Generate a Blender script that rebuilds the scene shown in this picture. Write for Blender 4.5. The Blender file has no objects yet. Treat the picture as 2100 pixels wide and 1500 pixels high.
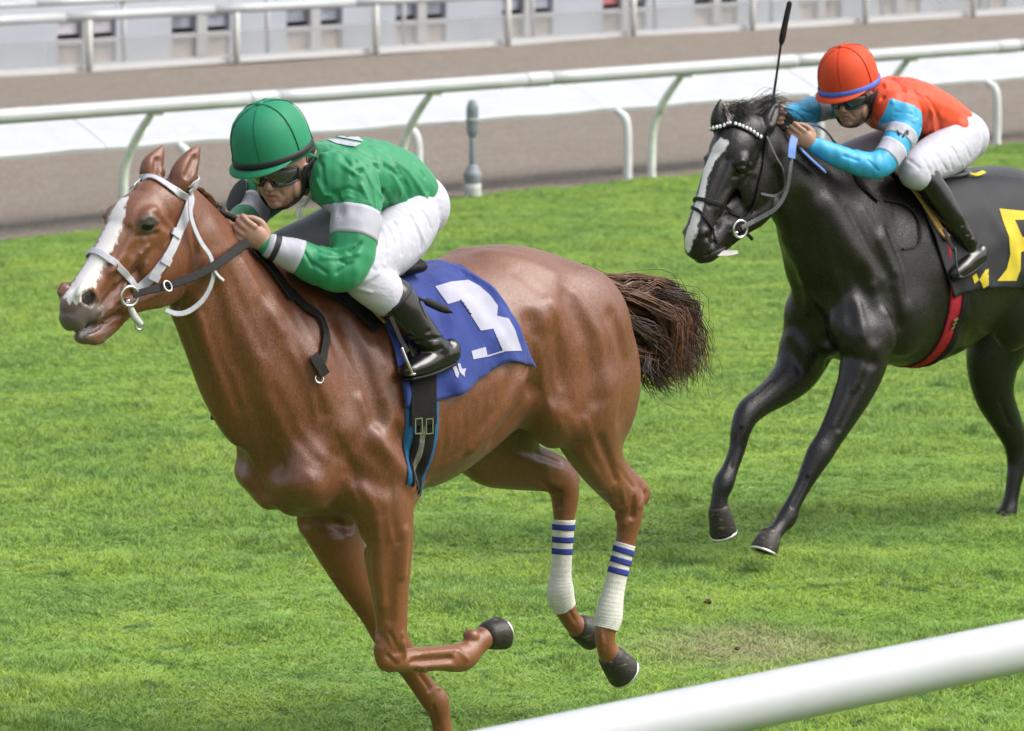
import bpy, bmesh, math, random
import numpy as np
from mathutils import Vector, Matrix
from mathutils.bvhtree import BVHTree

S = bpy.context.scene
COL = S.collection
random.seed(7); RNG = np.random.default_rng(7)

# ---------------------------------------------------------------- camera
FPX, CAMH = 10000.0, 3.35                 # focal length in photo pixels (2100 wide), camera height
PITCH = math.atan(1280 / FPX)
cam_d = bpy.data.cameras.new('camera'); cam = bpy.data.objects.new('camera', cam_d); COL.objects.link(cam)
cam.location = (0, 0, CAMH); cam.rotation_euler = (math.pi / 2 - PITCH, 0, 0)
cam_d.sensor_fit = 'HORIZONTAL'; cam_d.sensor_width = 36.0; cam_d.lens = 36.0 * FPX / 2100.0
cam_d.clip_start = 0.5; cam_d.clip_end = 2000
cam_d.dof.use_dof = True; cam_d.dof.focus_distance = 16.6; cam_d.dof.aperture_fstop = 6.5
S.camera = cam

# ---------------------------------------------------------------- sky and sun (bright overcast, light from above and behind)
SUN_EL, SUN_AZ = math.radians(50), math.radians(98)    # azimuth from +Y towards +X: right of the horses
w = bpy.data.worlds.new('World'); S.world = w; w.use_nodes = True
nt = w.node_tree; nt.nodes.clear()
sky = nt.nodes.new('ShaderNodeTexSky'); sky.sky_type = 'NISHITA'; sky.sun_disc = False
sky.sun_elevation = SUN_EL; sky.sun_rotation = SUN_AZ; sky.air_density = 1.6; sky.dust_density = 4.0; sky.ozone_density = 1.0
hs = nt.nodes.new('ShaderNodeHueSaturation'); hs.inputs['Saturation'].default_value = 0.42
bg = nt.nodes.new('ShaderNodeBackground'); bg.inputs['Strength'].default_value = 0.115
wo = nt.nodes.new('ShaderNodeOutputWorld')
nt.links.new(sky.outputs[0], hs.inputs['Color']); nt.links.new(hs.outputs[0], bg.inputs[0]); nt.links.new(bg.outputs[0], wo.inputs[0])
sd = bpy.data.lights.new('sun', 'SUN'); sd.energy = 1.5; sd.angle = math.radians(38); sd.color = (1.0, 0.96, 0.9)
sun = bpy.data.objects.new('sun', sd); COL.objects.link(sun)
sdir = Vector((math.sin(SUN_AZ) * math.cos(SUN_EL), math.cos(SUN_AZ) * math.cos(SUN_EL), math.sin(SUN_EL)))
sun.rotation_euler = sdir.to_track_quat('Z', 'Y').to_euler(); sun.location = (8, 25, 30)
S.view_settings.view_transform = 'Standard'; S.view_settings.look = 'None'
S.view_settings.exposure = 1.15; S.view_settings.gamma = 1.0; S.view_settings.use_curve_mapping = False

# ---------------------------------------------------------------- frames: the track direction and the horses' own axes
PHI = math.atan(9950 / math.hypot(FPX, 1280))          # track direction from the view axis
FWD = np.array([-math.sin(PHI), -math.cos(PHI), 0.0]); UPV = np.array([0, 0, 1.0]); LAT = np.cross(UPV, FWD)
CPOS = np.array([0, 0, CAMH])
C_FW = np.array([0, math.cos(PITCH), -math.sin(PITCH)]); C_UP = np.array([0, math.sin(PITCH), math.cos(PITCH)]); C_RT = np.array([1.0, 0, 0])
def vray(u, v): return (C_RT * (u - 1050) + C_UP * (750 - v) + C_FW * FPX) / FPX
def ground(u, v, z=0.0):
    d = vray(u, v); return CPOS + d * ((z - CAMH) / d[2])
class Frame:
    """local axes: x forward along the track, y to the animal's left, z up"""
    def __init__(s, O, yaw=0.0):
        c, n = math.cos(yaw), math.sin(yaw)
        s.O = np.array([O[0], O[1], 0.0]); s.x = FWD * c + LAT * n; s.y = -FWD * n + LAT * c
        s.R = np.stack([s.x, s.y, UPV]); s.rz = math.atan2(s.x[1], s.x[0])
        s.c = s.R @ (CPOS - s.O)
    def ray(s, u, v): d = s.R @ vray(u, v); return d
    def px(s, u, v, l):
        d = s.ray(u, v); t = (l - s.c[1]) / d[1]; return s.c + d * t
    def loc(s, p): return s.R @ (np.asarray(p) - s.O)
    def world(s, p): return s.O + s.R.T @ np.asarray(p)
TRACK = Frame((0, 0, 0))
H1F = Frame(CPOS + vray(530, 1010) * (FPX / 645)); H2F = Frame(CPOS + vray(1690, 640) * (FPX / 500))

# ---------------------------------------------------------------- objects
BASE = {}
def tag(o, label=None, cat=None, group=None, kind=None):
    if label: o['label'] = label
    if cat: o['category'] = cat
    if group: o['group'] = group
    if kind: o['kind'] = kind
    return o
def thing(name, label, cat, fr, base=(0, 0, 0), group=None):
    o = bpy.data.objects.new(name, None); COL.objects.link(o); base = np.array(base, float)
    o.location = fr.world(base); o.rotation_euler = (0, 0, fr.rz); o.empty_display_size = 0.2
    BASE[o.name] = base; return tag(o, label, cat, group)
def mesh(name, V, F, mats, smooth=True, midx=None):
    me = bpy.data.meshes.new(name); me.from_pydata([tuple(map(float, v)) for v in V], [], [tuple(map(int, f)) for f in F])
    for m in (mats if isinstance(mats, (list, tuple)) else [mats]): me.materials.append(m)
    if midx is not None: me.polygons.foreach_set('material_index', np.asarray(midx, np.int32))
    if smooth: me.polygons.foreach_set('use_smooth', np.ones(len(me.polygons), bool))
    me.update(); return me
def obj(name, V, F, mats, parent=None, fr=None, smooth=True, midx=None, base=None):
    """one mesh object; V in frame-local coordinates. parent: its thing (or part)"""
    V = np.asarray(V, float)
    if parent is not None:
        b = BASE[parent.name]; me = mesh(name, V - b, F, mats, smooth, midx)
        o = bpy.data.objects.new(name, me); COL.objects.link(o); o.parent = parent; BASE[o.name] = b
    else:
        fr = fr or TRACK
        b = np.array([V[:, 0].mean(), V[:, 1].mean(), V[:, 2].min()]) if base is None else np.array(base, float)
        me = mesh(name, V - b, F, mats, smooth, midx)
        o = bpy.data.objects.new(name, me); COL.objects.link(o); o.location = fr.world(b); o.rotation_euler = (0, 0, fr.rz); BASE[o.name] = b
    return o

# ---------------------------------------------------------------- shape tools (all return (V, F) in local coordinates)
def nrm(v): v = np.asarray(v, float); return v / max(1e-9, np.linalg.norm(v))
def join(*parts):
    V, F, k = [], [], 0
    for v, f in parts:
        V.append(np.asarray(v, float)); F += [tuple(i + k for i in q) for q in f]; k += len(v)
    return np.concatenate(V), F
def crom(P, n):
    P = np.asarray(P, float)
    if len(P) < 3:
        t = np.linspace(0, 1, n * (len(P) - 1) + 1)[:, None]; return P[0] * (1 - t) + P[-1] * t
    Q = np.vstack([2 * P[0] - P[1], P, 2 * P[-1] - P[-2]]); out = []
    for i in range(len(P) - 1):
        a, b, c, d = Q[i:i + 4]
        for t in np.arange(n) / n:
            out.append(0.5 * (2 * b + (c - a) * t + (2 * a - 5 * b + 4 * c - d) * t * t + (3 * b - a - 3 * c + d) * t ** 3))
    out.append(P[-1]); return np.array(out)
def grid_faces(nr, nc, close=True):
    F = []
    for i in range(nr - 1):
        for j in range(nc if close else nc - 1):
            k = (j + 1) % nc; F.append((i * nc + j, i * nc + k, (i + 1) * nc + k, (i + 1) * nc + j))
    return F
def tube(chain, sub=4, n=20, ref=(0, 1, 0), caps=True):
    """chain rows: x y z rn rs (rn in the plane of motion, rs along ref); rounded ends"""
    D = crom([list(r) for r in chain], sub); P, R = D[:, :3], np.maximum(D[:, 3:5], 0.0015)
    T = np.gradient(P, axis=0); T /= np.linalg.norm(T, axis=1)[:, None] + 1e-12
    if caps:
        a, b = R[0].mean(), R[-1].mean(); k = [(1.0, .08), (.86, .5), (.5, .87)]
        P = np.vstack([[P[0] - T[0] * a * q for q, _ in k], P, [P[-1] + T[-1] * b * q for q, _ in k[::-1]]])
        R = np.vstack([[R[0] * q for _, q in k], R, [R[-1] * q for _, q in k[::-1]]])
        T = np.vstack([[T[0]] * 3, T, [T[-1]] * 3])
    ref = np.array(ref, float); V = []; ang = np.arange(n) * 2 * math.pi / n
    for p, r, t in zip(P, R, T):
        s = ref - t * (ref @ t); s = nrm(s) if np.linalg.norm(s) > 1e-3 else nrm(np.cross(t, (1, 0, 0)))
        m = np.cross(s, t); V += [p + m * r[0] * math.cos(a) + s * r[1] * math.sin(a) for a in ang]
    F = grid_faces(len(P), n); F.append(tuple(range(n))[::-1]); L = (len(P) - 1) * n; F.append(tuple(L + i for i in range(n)))
    return np.array(V), F
def ell(c, r, rot=None, n=20, m=12):
    V = []; F = []
    for i in range(1, m):
        a = math.pi * i / m
        V += [(math.sin(a) * math.cos(2 * math.pi * j / n), math.sin(a) * math.sin(2 * math.pi * j / n), math.cos(a)) for j in range(n)]
    V = [(0, 0, 1.)] + V + [(0, 0, -1.)]
    for j in range(n): F.append((0, 1 + j, 1 + (j + 1) % n))
    for i in range(m - 2):
        for j in range(n): F.append((1 + i * n + j, 1 + (i + 1) * n + j, 1 + (i + 1) * n + (j + 1) % n, 1 + i * n + (j + 1) % n))
    e = len(V) - 1
    for j in range(n): F.append((e, 1 + (m - 2) * n + (j + 1) % n, 1 + (m - 2) * n + j))
    V = np.array(V) * np.array(r)
    if rot is not None: V = V @ np.asarray(rot).T
    return V + np.array(c), F
def roty(d):
    a = math.radians(d); return np.array([[math.cos(a), 0, math.sin(a)], [0, 1, 0], [-math.sin(a), 0, math.cos(a)]])
def axes(x, y):
    x = nrm(x); y = nrm(np.asarray(y) - x * (np.asarray(y) @ x)); return np.stack([x, y, np.cross(x, y)], axis=1)
def sections(rows, n=36, sub=4):
    """rows: top(x,z) bottom(x,z) halfwidth, fraction (from top) of the widest place, exponent of the top half, of the bottom half"""
    D = crom(rows, sub); V = []
    for tx, tz, bx, bz, w_, q, et, eb in D:
        for j in range(n):
            a = 2 * math.pi * j / n; c, s = math.cos(a), math.sin(a)
            k = q - q * c if c > 0 else q - (1 - q) * c
            e = et if c > 0 else eb
            V.append((tx + (bx - tx) * k, w_ * math.copysign(abs(s) ** e, s), tz + (bz - tz) * k))
    F = grid_faces(len(D), n); F.append(tuple(range(n))[::-1]); L = (len(D) - 1) * n; F.append(tuple(L + i for i in range(n)))
    return np.array(V), F
def box(c, r, R=None):
    V = np.array([(x, y, z) for x in (-1, 1) for y in (-1, 1) for z in (-1, 1)], float) * np.array(r)
    if R is not None: V = V @ np.asarray(R).T
    return V + np.array(c), [(0, 1, 3, 2), (4, 6, 7, 5), (0, 4, 5, 1), (2, 3, 7, 6), (0, 2, 6, 4), (1, 5, 7, 3)]
def ribbon(P, N, width, thick, sub=1):
    """flat strap along P, lying on a surface with normals N"""
    P = np.asarray(P, float); N = np.asarray(N, float); wd = np.broadcast_to(np.asarray(width, float), (len(P),))
    if sub > 1:
        D = crom(np.hstack([P, N, np.asarray(wd)[:, None]]), sub); P, N, wd = D[:, :3], D[:, 3:6], D[:, 6]
    T = np.gradient(P, axis=0); R = []
    for p, nn, t, w_ in zip(P, N, T, wd):
        t = nrm(t); nn = nrm(nn - t * (nn @ t)); b = np.cross(t, nn) * w_ / 2; e = nn * thick; c = min(.0018, thick * .4)
        R.append([p - b, p - b + e * .75, p - b * (1 - 2 * c / w_) + e, p + b * (1 - 2 * c / w_) + e, p + b + e * .75, p + b])
    R = np.array(R); V, F = [], []; n = len(P)
    for i in range(6):                                   # every long face keeps its own vertices, so edges stay crisp
        k = len(V); V += list(R[:, i]) + list(R[:, (i + 1) % 6]); F += [(k + j, k + j + 1, k + n + j + 1, k + n + j) for j in range(n - 1)]
    k = len(V); V += list(R[0]) + list(R[-1]); F += [(k + 5, k + 4, k + 3, k + 2, k + 1, k), tuple(k + 6 + i for i in range(6))]
    return np.array(V), F
def ring(c, ax, R, r, n=24, m=8, squash=1.0):
    A = axes(ax, (0.3, 0.5, 0.81)); V = []
    for i in range(n):
        a = 2 * math.pi * i / n; d = A[:, 1] * math.cos(a) + A[:, 2] * math.sin(a) * squash
        V += [np.array(c) + d * R + nrm(d) * r * math.cos(b) + A[:, 0] * r * math.sin(b) for b in np.arange(m) * 2 * math.pi / m]
    F = [((i * m + j), ((i + 1) % n) * m + j, ((i + 1) % n) * m + (j + 1) % m, i * m + (j + 1) % m) for i in range(n) for j in range(m)]
    return np.array(V), F
class Skin:
    """overlapping closed shapes grown into one continuous surface, then modelled with strokes"""
    def __init__(s, parts, voxel, smooth=6, fr=None):
        V, F = join(*parts); me = bpy.data.meshes.new('t'); me.from_pydata(V.tolist(), [], F); me.update()
        o = bpy.data.objects.new('t', me); COL.objects.link(o)
        m = o.modifiers.new('r', 'REMESH'); m.mode = 'VOXEL'; m.voxel_size = voxel
        if smooth: q = o.modifiers.new('s', 'SMOOTH'); q.factor = 0.5; q.iterations = smooth
        e = bpy.data.meshes.new_from_object(o.evaluated_get(bpy.context.evaluated_depsgraph_get()))
        bpy.data.objects.remove(o); bpy.data.meshes.remove(me); s.take(e); s.fr = fr
    gain = 1.0
    def take(s, e):
        s.V = np.empty(len(e.vertices) * 3, np.float32); e.vertices.foreach_get('co', s.V); s.V = s.V.reshape(-1, 3).astype(float)
        f = np.empty(len(e.loops), np.int32); e.loops.foreach_get('vertex_index', f)
        ls = np.empty(len(e.polygons), np.int32); e.polygons.foreach_get('loop_start', ls); lt = np.empty(len(e.polygons), np.int32); e.polygons.foreach_get('loop_total', lt)
        s.F = [tuple(f[a:a + b]) for a, b in zip(ls, lt)]; s.me = e; s.refresh()
    def refresh(s):
        s.me.vertices.foreach_set('co', s.V.astype(np.float32).ravel()); s.me.update()
        s.N = np.empty(len(s.V) * 3, np.float32); s.me.vertex_normals.foreach_get('vector', s.N); s.N = s.N.reshape(-1, 3).astype(float)
        s._b = None
    @property
    def bvh(s):
        if s._b is None: s._b = BVHTree.FromPolygons(s.V.tolist(), s.F)
        return s._b
    def pick(s, u, v, off=0.0):
        h = s.bvh.ray_cast(Vector(s.fr.c), Vector(nrm(s.fr.ray(u, v))))
        if h[0] is None:
            d = nrm(s.fr.ray(u, v)); best = None
            for t in np.linspace(12, 22, 120):
                q = s.bvh.find_nearest(Vector(s.fr.c + d * t))
                if best is None or q[3] < best[3]: best = q
            h = best
        return np.array(h[0]) + np.array(h[1]) * off, np.array(h[1])
    def near(s, p, off=0.0):
        h = s.bvh.find_nearest(Vector(p)); return np.array(h[0]) + np.array(h[1]) * off, np.array(h[1])
    def _w(s, P, r):
        P = np.asarray(P, float)
        if P.ndim == 1 or len(P) == 1: d = np.linalg.norm(s.V - P.reshape(-1, 3)[0], axis=1)
        else:
            d = np.full(len(s.V), 9.0)
            for a, b in zip(P[:-1], P[1:]):
                ab = b - a; t = np.clip(((s.V - a) @ ab) / max(1e-9, ab @ ab), 0, 1); d = np.minimum(d, np.linalg.norm(s.V - a - t[:, None] * ab, axis=1))
        return np.clip(1 - (d / r) ** 2, 0, 1) ** 2
    def stroke(s, pts, r, amt, mirror=False):
        """pts: photo-plane picks [(u,v),...] or 3D points; raise (amt>0) or carve (amt<0) along the surface normal"""
        P = np.array([s.pick(*q)[0] if len(q) == 2 else q for q in pts])
        for k in ((1, -1) if mirror else (1,)):
            wv = s._w(P * np.array([1, k, 1]), r); s.V += s.N * (wv * amt * s.gain)[:, None]
    def strokes(s, rows):
        for q in rows: s.stroke(*q)
        s.refresh()
    def noise(s, amp, scale, seed=0):
        r = np.random.default_rng(seed); d = np.zeros(len(s.V))
        for k in range(10):
            f = r.normal(size=3) * scale; d += np.sin(s.V @ f + r.uniform(0, 6.28))
        s.V += s.N * (d * amp / 3)[:, None]; s.refresh()
    def relax(s, wt, it):
        """melt the joins between muscles: Laplacian smoothing weighted per vertex"""
        e = np.empty(len(s.me.edges) * 2, np.int32); s.me.edges.foreach_get('vertices', e); a, b = e[::2], e[1::2]; n = len(s.V)
        deg = np.maximum(1, np.bincount(a, minlength=n) + np.bincount(b, minlength=n)); V = s.V
        for k in range(it):
            acc = np.stack([np.bincount(a, V[b, c], n) + np.bincount(b, V[a, c], n) for c in range(3)], 1) / deg[:, None]
            V = V + (acc - V) * (wt * (0.62 if k % 2 == 0 else 0.5))[:, None]
        s.V = V; s.refresh()
    def mask(s, P, r, soft=0.4):
        d = np.sqrt(np.maximum(0, 1 - np.sqrt(s._w(P, r)))); return np.clip((1 - d) / soft, 0, 1)
    def obj(s, name, mats, parent=None, fr=None, attrs=None, face_mat=None):
        b = BASE[parent.name] if parent is not None else np.zeros(3)
        me = s.me; me.name = name; me.vertices.foreach_set('co', (s.V - b).astype(np.float32).ravel()); me.materials.clear()
        for m in (mats if isinstance(mats, (list, tuple)) else [mats]): me.materials.append(m)
        me.polygons.foreach_set('use_smooth', np.ones(len(me.polygons), bool))
        if face_mat is not None: me.polygons.foreach_set('material_index', face_mat.astype(np.int32))
        for k, a in (attrs or {}).items(): me.attributes.new(k, 'FLOAT', 'POINT').data.foreach_set('value', a.astype(np.float32))
        me.update(); o = bpy.data.objects.new(name, me); COL.objects.link(o)
        if parent is not None: o.parent = parent; BASE[o.name] = b
        return o
def wrap(sk, A, B, off, n=40, m=4, thick=0.003, inward=False, ref=(0, 1, 0), rmax=1.0, wob=0.0, f=None):
    """a band that goes round the surface between A and B (points on the axis inside it)"""
    A, B = np.asarray(A, float), np.asarray(B, float); ax = nrm(B - A); e1 = nrm(np.asarray(ref, float) - ax * (np.asarray(ref) @ ax)); e2 = np.cross(ax, e1)
    V = []; last = 0.05
    rows = [(0, off - thick)] + [(j / m, off) for j in range(m + 1)] + [(1, off - thick)]
    for t, o_ in rows:
        for i in range(n):
            a = 2 * math.pi * i / n; d = e1 * math.cos(a) + e2 * math.sin(a); p = A + (B - A) * t
            h = sk.bvh.ray_cast(Vector(p), Vector(d), rmax)
            if h[0] is not None: last = h[3]
            V.append(p + d * (last + o_ + (wob * math.sin(9 * t + 5 * a) if wob else 0)))
    return np.array(V), grid_faces(len(rows), n)
def drape(sk, G, off, wr=None):
    """grid of (point, outward direction) cast back onto the surface"""
    V = []
    for p, d in G:
        h = sk.bvh.ray_cast(Vector(p), Vector(-np.asarray(d)))
        q = np.array(h[0]) if h[0] is not None else np.asarray(p); V.append(q + np.asarray(d) * off)
    return np.array(V)

# ---------------------------------------------------------------- materials
def nodes(m): return m.node_tree.nodes, m.node_tree.links
def mat(name, col, rough=0.6, spec=0.4, metal=0.0, var=0.12, scale=30.0, bump=0.0, bscale=200.0, sheen=0.0, coat=0.0, alpha=1.0, stretch=None, subs=0.0, dirt=None, crease=None):
    """principled surface with a little procedural colour variation and relief"""
    m = bpy.data.materials.new(name); m.use_nodes = True; N, L = nodes(m); b = N['Principled BSDF']
    b.inputs['Roughness'].default_value = rough; b.inputs['Specular IOR Level'].default_value = spec; b.inputs['Metallic'].default_value = metal
    b.inputs['Sheen Weight'].default_value = sheen; b.inputs['Coat Weight'].default_value = coat; b.inputs['Alpha'].default_value = alpha
    if subs: b.inputs['Subsurface Weight'].default_value = subs; b.inputs['Subsurface Radius'].default_value = (0.01, 0.004, 0.002)
    tc = N.new('ShaderNodeTexCoord'); mp = N.new('ShaderNodeMapping'); L.new(tc.outputs['Object'], mp.inputs[0])
    if stretch: mp.inputs['Scale'].default_value = stretch
    n1 = N.new('ShaderNodeTexNoise'); n1.inputs['Scale'].default_value = scale; n1.inputs['Detail'].default_value = 5; L.new(mp.outputs[0], n1.inputs['Vector'])
    r = N.new('ShaderNodeMapRange'); r.inputs[1].default_value = 0.3; r.inputs[2].default_value = 0.7; r.inputs[3].default_value = 1 - var; r.inputs[4].default_value = 1 + var
    L.new(n1.outputs[0], r.inputs[0]); mx = N.new('ShaderNodeMix'); mx.data_type = 'RGBA'; mx.blend_type = 'MULTIPLY'; mx.inputs[0].default_value = 1.0
    mx.inputs[6].default_value = (*col, 1); L.new(r.outputs[0], mx.inputs[7]); out = mx.outputs[2]
    if dirt:
        n3 = N.new('ShaderNodeTexNoise'); n3.inputs['Scale'].default_value = dirt[1]; n3.inputs['Detail'].default_value = 6; L.new(mp.outputs[0], n3.inputs['Vector'])
        r3 = N.new('ShaderNodeMapRange'); r3.inputs[1].default_value = dirt[2]; r3.inputs[2].default_value = dirt[2] + 0.15; L.new(n3.outputs[0], r3.inputs[0])
        m3 = N.new('ShaderNodeMix'); m3.data_type = 'RGBA'; L.new(r3.outputs[0], m3.inputs[0]); L.new(out, m3.inputs[6]); m3.inputs[7].default_value = (*dirt[0], 1); out = m3.outputs[2]
    L.new(out, b.inputs['Base Color'])
    nb_ = None
    if crease:                                           # creases in thin cloth: valleys where a warped noise crosses its middle
        n4 = N.new('ShaderNodeTexNoise'); n4.inputs['Scale'].default_value = crease[0]; n4.inputs['Detail'].default_value = 2.5; n4.inputs['Distortion'].default_value = 0.8; mp4 = N.new('ShaderNodeMapping'); mp4.inputs['Scale'].default_value = crease[2]; mp4.inputs['Rotation'].default_value = (0.3, 0.6, 0.2); L.new(tc.outputs['Object'], mp4.inputs[0]); L.new(mp4.outputs[0], n4.inputs['Vector'])
        sb = N.new('ShaderNodeMath'); sb.operation = 'SUBTRACT'; sb.inputs[1].default_value = 0.5; L.new(n4.outputs[0], sb.inputs[0]); ab = N.new('ShaderNodeMath'); ab.operation = 'ABSOLUTE'; L.new(sb.outputs[0], ab.inputs[0]); r4 = N.new('ShaderNodeMapRange'); r4.inputs[2].default_value = 0.16; r4.interpolation_type = 'SMOOTHSTEP'; L.new(ab.outputs[0], r4.inputs[0])
        nb_ = N.new('ShaderNodeBump'); nb_.inputs['Strength'].default_value = crease[1]; nb_.inputs['Distance'].default_value = 0.012; L.new(r4.outputs[0], nb_.inputs['Height']); L.new(nb_.outputs[0], b.inputs['Normal'])
    if bump:
        n2 = N.new('ShaderNodeTexNoise'); n2.inputs['Scale'].default_value = bscale; n2.inputs['Detail'].default_value = 3; L.new(mp.outputs[0], n2.inputs['Vector'])
        bp = N.new('ShaderNodeBump'); bp.inputs['Strength'].default_value = bump; bp.inputs['Distance'].default_value = 0.004; L.new(n2.outputs[0], bp.inputs['Height']); L.new(bp.outputs[0], b.inputs['Normal'])
        if nb_: L.new(nb_.outputs[0], bp.inputs['Normal'])
    return m
def coat_mat(name, base, lite, point, rough, spec, sheen, white=(0.60, 0.58, 0.58), dark=(0.05, 0.03, 0.025)):
    """horse coat: short glossy hair, hue varies over the body; attributes carry the animal's own markings"""
    m = bpy.data.materials.new(name); m.use_nodes = True; N, L = nodes(m); b = N['Principled BSDF']
    tc = N.new('ShaderNodeTexCoord')
    def noise(s, d, stretch=None):
        n = N.new('ShaderNodeTexNoise'); n.inputs['Scale'].default_value = s; n.inputs['Detail'].default_value = d
        if stretch: mp = N.new('ShaderNodeMapping'); mp.inputs['Scale'].default_value = stretch; L.new(tc.outputs['Object'], mp.inputs[0]); L.new(mp.outputs[0], n.inputs['Vector'])
        else: L.new(tc.outputs['Object'], n.inputs['Vector'])
        return n.outputs[0]
    def mix(f, a, c, blend='MIX'):
        x = N.new('ShaderNodeMix'); x.data_type = 'RGBA'; x.blend_type = blend
        for k, s in ((0, f), (6, a), (7, c)):
            if hasattr(s, 'is_linked'): L.new(s, x.inputs[k])
            else: x.inputs[k].default_value = (*s, 1) if isinstance(s, tuple) else s
        return x.outputs[2]
    def attr(k): a = N.new('ShaderNodeAttribute'); a.attribute_name = k; return a.outputs['Fac']
    def rng(s, a, c, d=0.0, e=1.0): r = N.new('ShaderNodeMapRange'); L.new(s, r.inputs[0]); r.inputs[1].default_value = a; r.inputs[2].default_value = c; r.inputs[3].default_value = d; r.inputs[4].default_value = e; return r.outputs[0]
    c = mix(rng(noise(4.0, 4), 0.35, 0.7), base, lite)
    c = mix(rng(noise(150.0, 3, (1, 1, 0.22)), 0.3, 0.7, 0.0, 0.55), c, point)
    c = mix(1.0, c, rng(noise(330.0, 3, (1, 1, 0.55)), 0.3, 0.7, 0.72, 1.3), 'MULTIPLY')
    c = mix(attr('point'), c, point)
    def edge(k):
        a = N.new('ShaderNodeMath'); a.operation = 'ADD'; L.new(attr(k), a.inputs[0]); L.new(rng(noise(90.0, 3, (1, 1, 0.4)), 0.3, 0.7, -0.28, 0.28), a.inputs[1]); return rng(a.outputs[0], 0.35, 0.65)
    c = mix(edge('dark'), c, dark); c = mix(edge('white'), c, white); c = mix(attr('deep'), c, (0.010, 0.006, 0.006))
    L.new(c, b.inputs['Base Color']); b.inputs['Specular IOR Level'].default_value = spec
    L.new(rng(noise(300.0, 3), 0.3, 0.7, rough - 0.14, rough + 0.18), b.inputs['Roughness'])
    b.inputs['Sheen Weight'].default_value = sheen; b.inputs['Sheen Roughness'].default_value = 0.5; b.inputs['Sheen Tint'].default_value = (0.95, 0.93, 1.0, 1)
    bp = N.new('ShaderNodeBump'); bp.inputs['Strength'].default_value = 0.5; bp.inputs['Distance'].default_value = 0.003
    L.new(noise(420.0, 2, (1, 1, 0.3)), bp.inputs['Height']); b2 = N.new('ShaderNodeBump'); b2.inputs['Strength'].default_value = 0.10; b2.inputs['Distance'].default_value = 0.02
    L.new(noise(26.0, 5, (1, 1, 0.45)), b2.inputs['Height']); L.new(b2.outputs[0], bp.inputs['Normal']); L.new(bp.outputs[0], b.inputs['Normal'])
    return m
# ================================================================ the setting
def ground_mat(name, cols, scales, bump=0.4, bdist=0.02, stretch=(1, 1, 1), rough=0.95):
    m = bpy.data.materials.new(name); m.use_nodes = True; N, L = nodes(m); b = N['Principled BSDF']; b.inputs['Roughness'].default_value = rough; b.inputs['Specular IOR Level'].default_value = 0.1
    tc = N.new('ShaderNodeTexCoord'); mp = N.new('ShaderNodeMapping'); mp.inputs['Scale'].default_value = stretch; L.new(tc.outputs['Object'], mp.inputs[0])
    prev = None; h = None
    for i, (c, s) in enumerate(zip(cols[1:], scales)):
        n = N.new('ShaderNodeTexNoise'); n.inputs['Scale'].default_value = s; n.inputs['Detail'].default_value = 7; n.inputs['Roughness'].default_value = 0.65; L.new(mp.outputs[0], n.inputs['Vector'])
        r = N.new('ShaderNodeMapRange'); r.inputs[1].default_value = 0.42; r.inputs[2].default_value = 0.62; L.new(n.outputs[0], r.inputs[0])
        x = N.new('ShaderNodeMix'); x.data_type = 'RGBA'; L.new(r.outputs[0], x.inputs[0])
        if prev is None: x.inputs[6].default_value = (*cols[0], 1)
        else: L.new(prev, x.inputs[6])
        x.inputs[7].default_value = (*c, 1); prev = x.outputs[2]; h = n.outputs[0]
    L.new(prev, b.inputs['Base Color'])
    bp = N.new('ShaderNodeBump'); bp.inputs['Strength'].default_value = bump; bp.inputs['Distance'].default_value = bdist; L.new(h, bp.inputs['Height']); L.new(bp.outputs[0], b.inputs['Normal'])
    return m
M_DIRT = ground_mat('dirt', [(0.31, 0.265, 0.225), (0.37, 0.32, 0.275), (0.25, 0.21, 0.178), (0.42, 0.365, 0.32), (0.20, 0.168, 0.142)], (0.5, 6.0, 30.0, 55.0), 1.0, 0.05, (0.55, 1.6, 1))
M_SOIL = ground_mat('soil', [(0.10, 0.17, 0.02), (0.13, 0.21, 0.03), (0.06, 0.10, 0.02)], (0.6, 9.0), 0.8, 0.03)
M_PAVE = ground_mat('pavement', [(0.30, 0.29, 0.28), (0.36, 0.35, 0.33)], (3.0,), 0.2)
def sheet(name, x0, x1, y0, y1, z, m, nx=1, ny=1, disp=None):
    xs, ys = np.linspace(x0, x1, nx + 1), np.linspace(y0, y1, ny + 1)
    V = np.array([(x, y, z) for x in xs for y in ys]);
    if disp: V[:, 2] += disp(V[:, 0], V[:, 1])
    o = obj(name, V, [(i * (ny + 1) + j, i * (ny + 1) + j + 1, (i + 1) * (ny + 1) + j + 1, (i + 1) * (ny + 1) + j)[::-1] for i in range(nx) for j in range(ny)], m, base=(0, 0, 0))
    return tag(o, kind='structure')
def wave(seed, scale, n=14, aniso=(1, 1)):
    r = np.random.default_rng(seed); f = r.normal(size=(n, 2)) * scale * np.array(aniso); p = r.uniform(0, 6.28, n)
    return lambda x, y: sum(np.sin(f[i, 0] * x + f[i, 1] * y + p[i]) for i in range(n)) / math.sqrt(n)
sheet('ground', -600, 400, -800, 300, -0.02, M_DIRT)
w1, w2, w3 = wave(1, 1.1), wave(2, 4.5), wave(3, 12.0)
turf_h = lambda x, y: 0.010 * w1(x, y) + 0.007 * w2(x, y) + 0.003 * w3(x, y) + 0.012
EDGE = -25.42                                            # turf ends here, just before the rails' feet
sheet('turf', -60, 6, EDGE, 6, -0.006, M_SOIL, 330, 160, turf_h)
d1, d2 = wave(5, 1.6, aniso=(0.5, 1.6)), wave(6, 6.0, aniso=(0.4, 1.5))
sheet('dirt_track', -75, -8, -38.05, EDGE, 0.0, M_DIRT, 220, 110, lambda x, y: 0.012 * d1(x, y) + 0.008 * d2(x, y) - 0.01)
sheet('apron_pavement', -120, 20, -70, -38.05, 0.0, M_PAVE)

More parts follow.
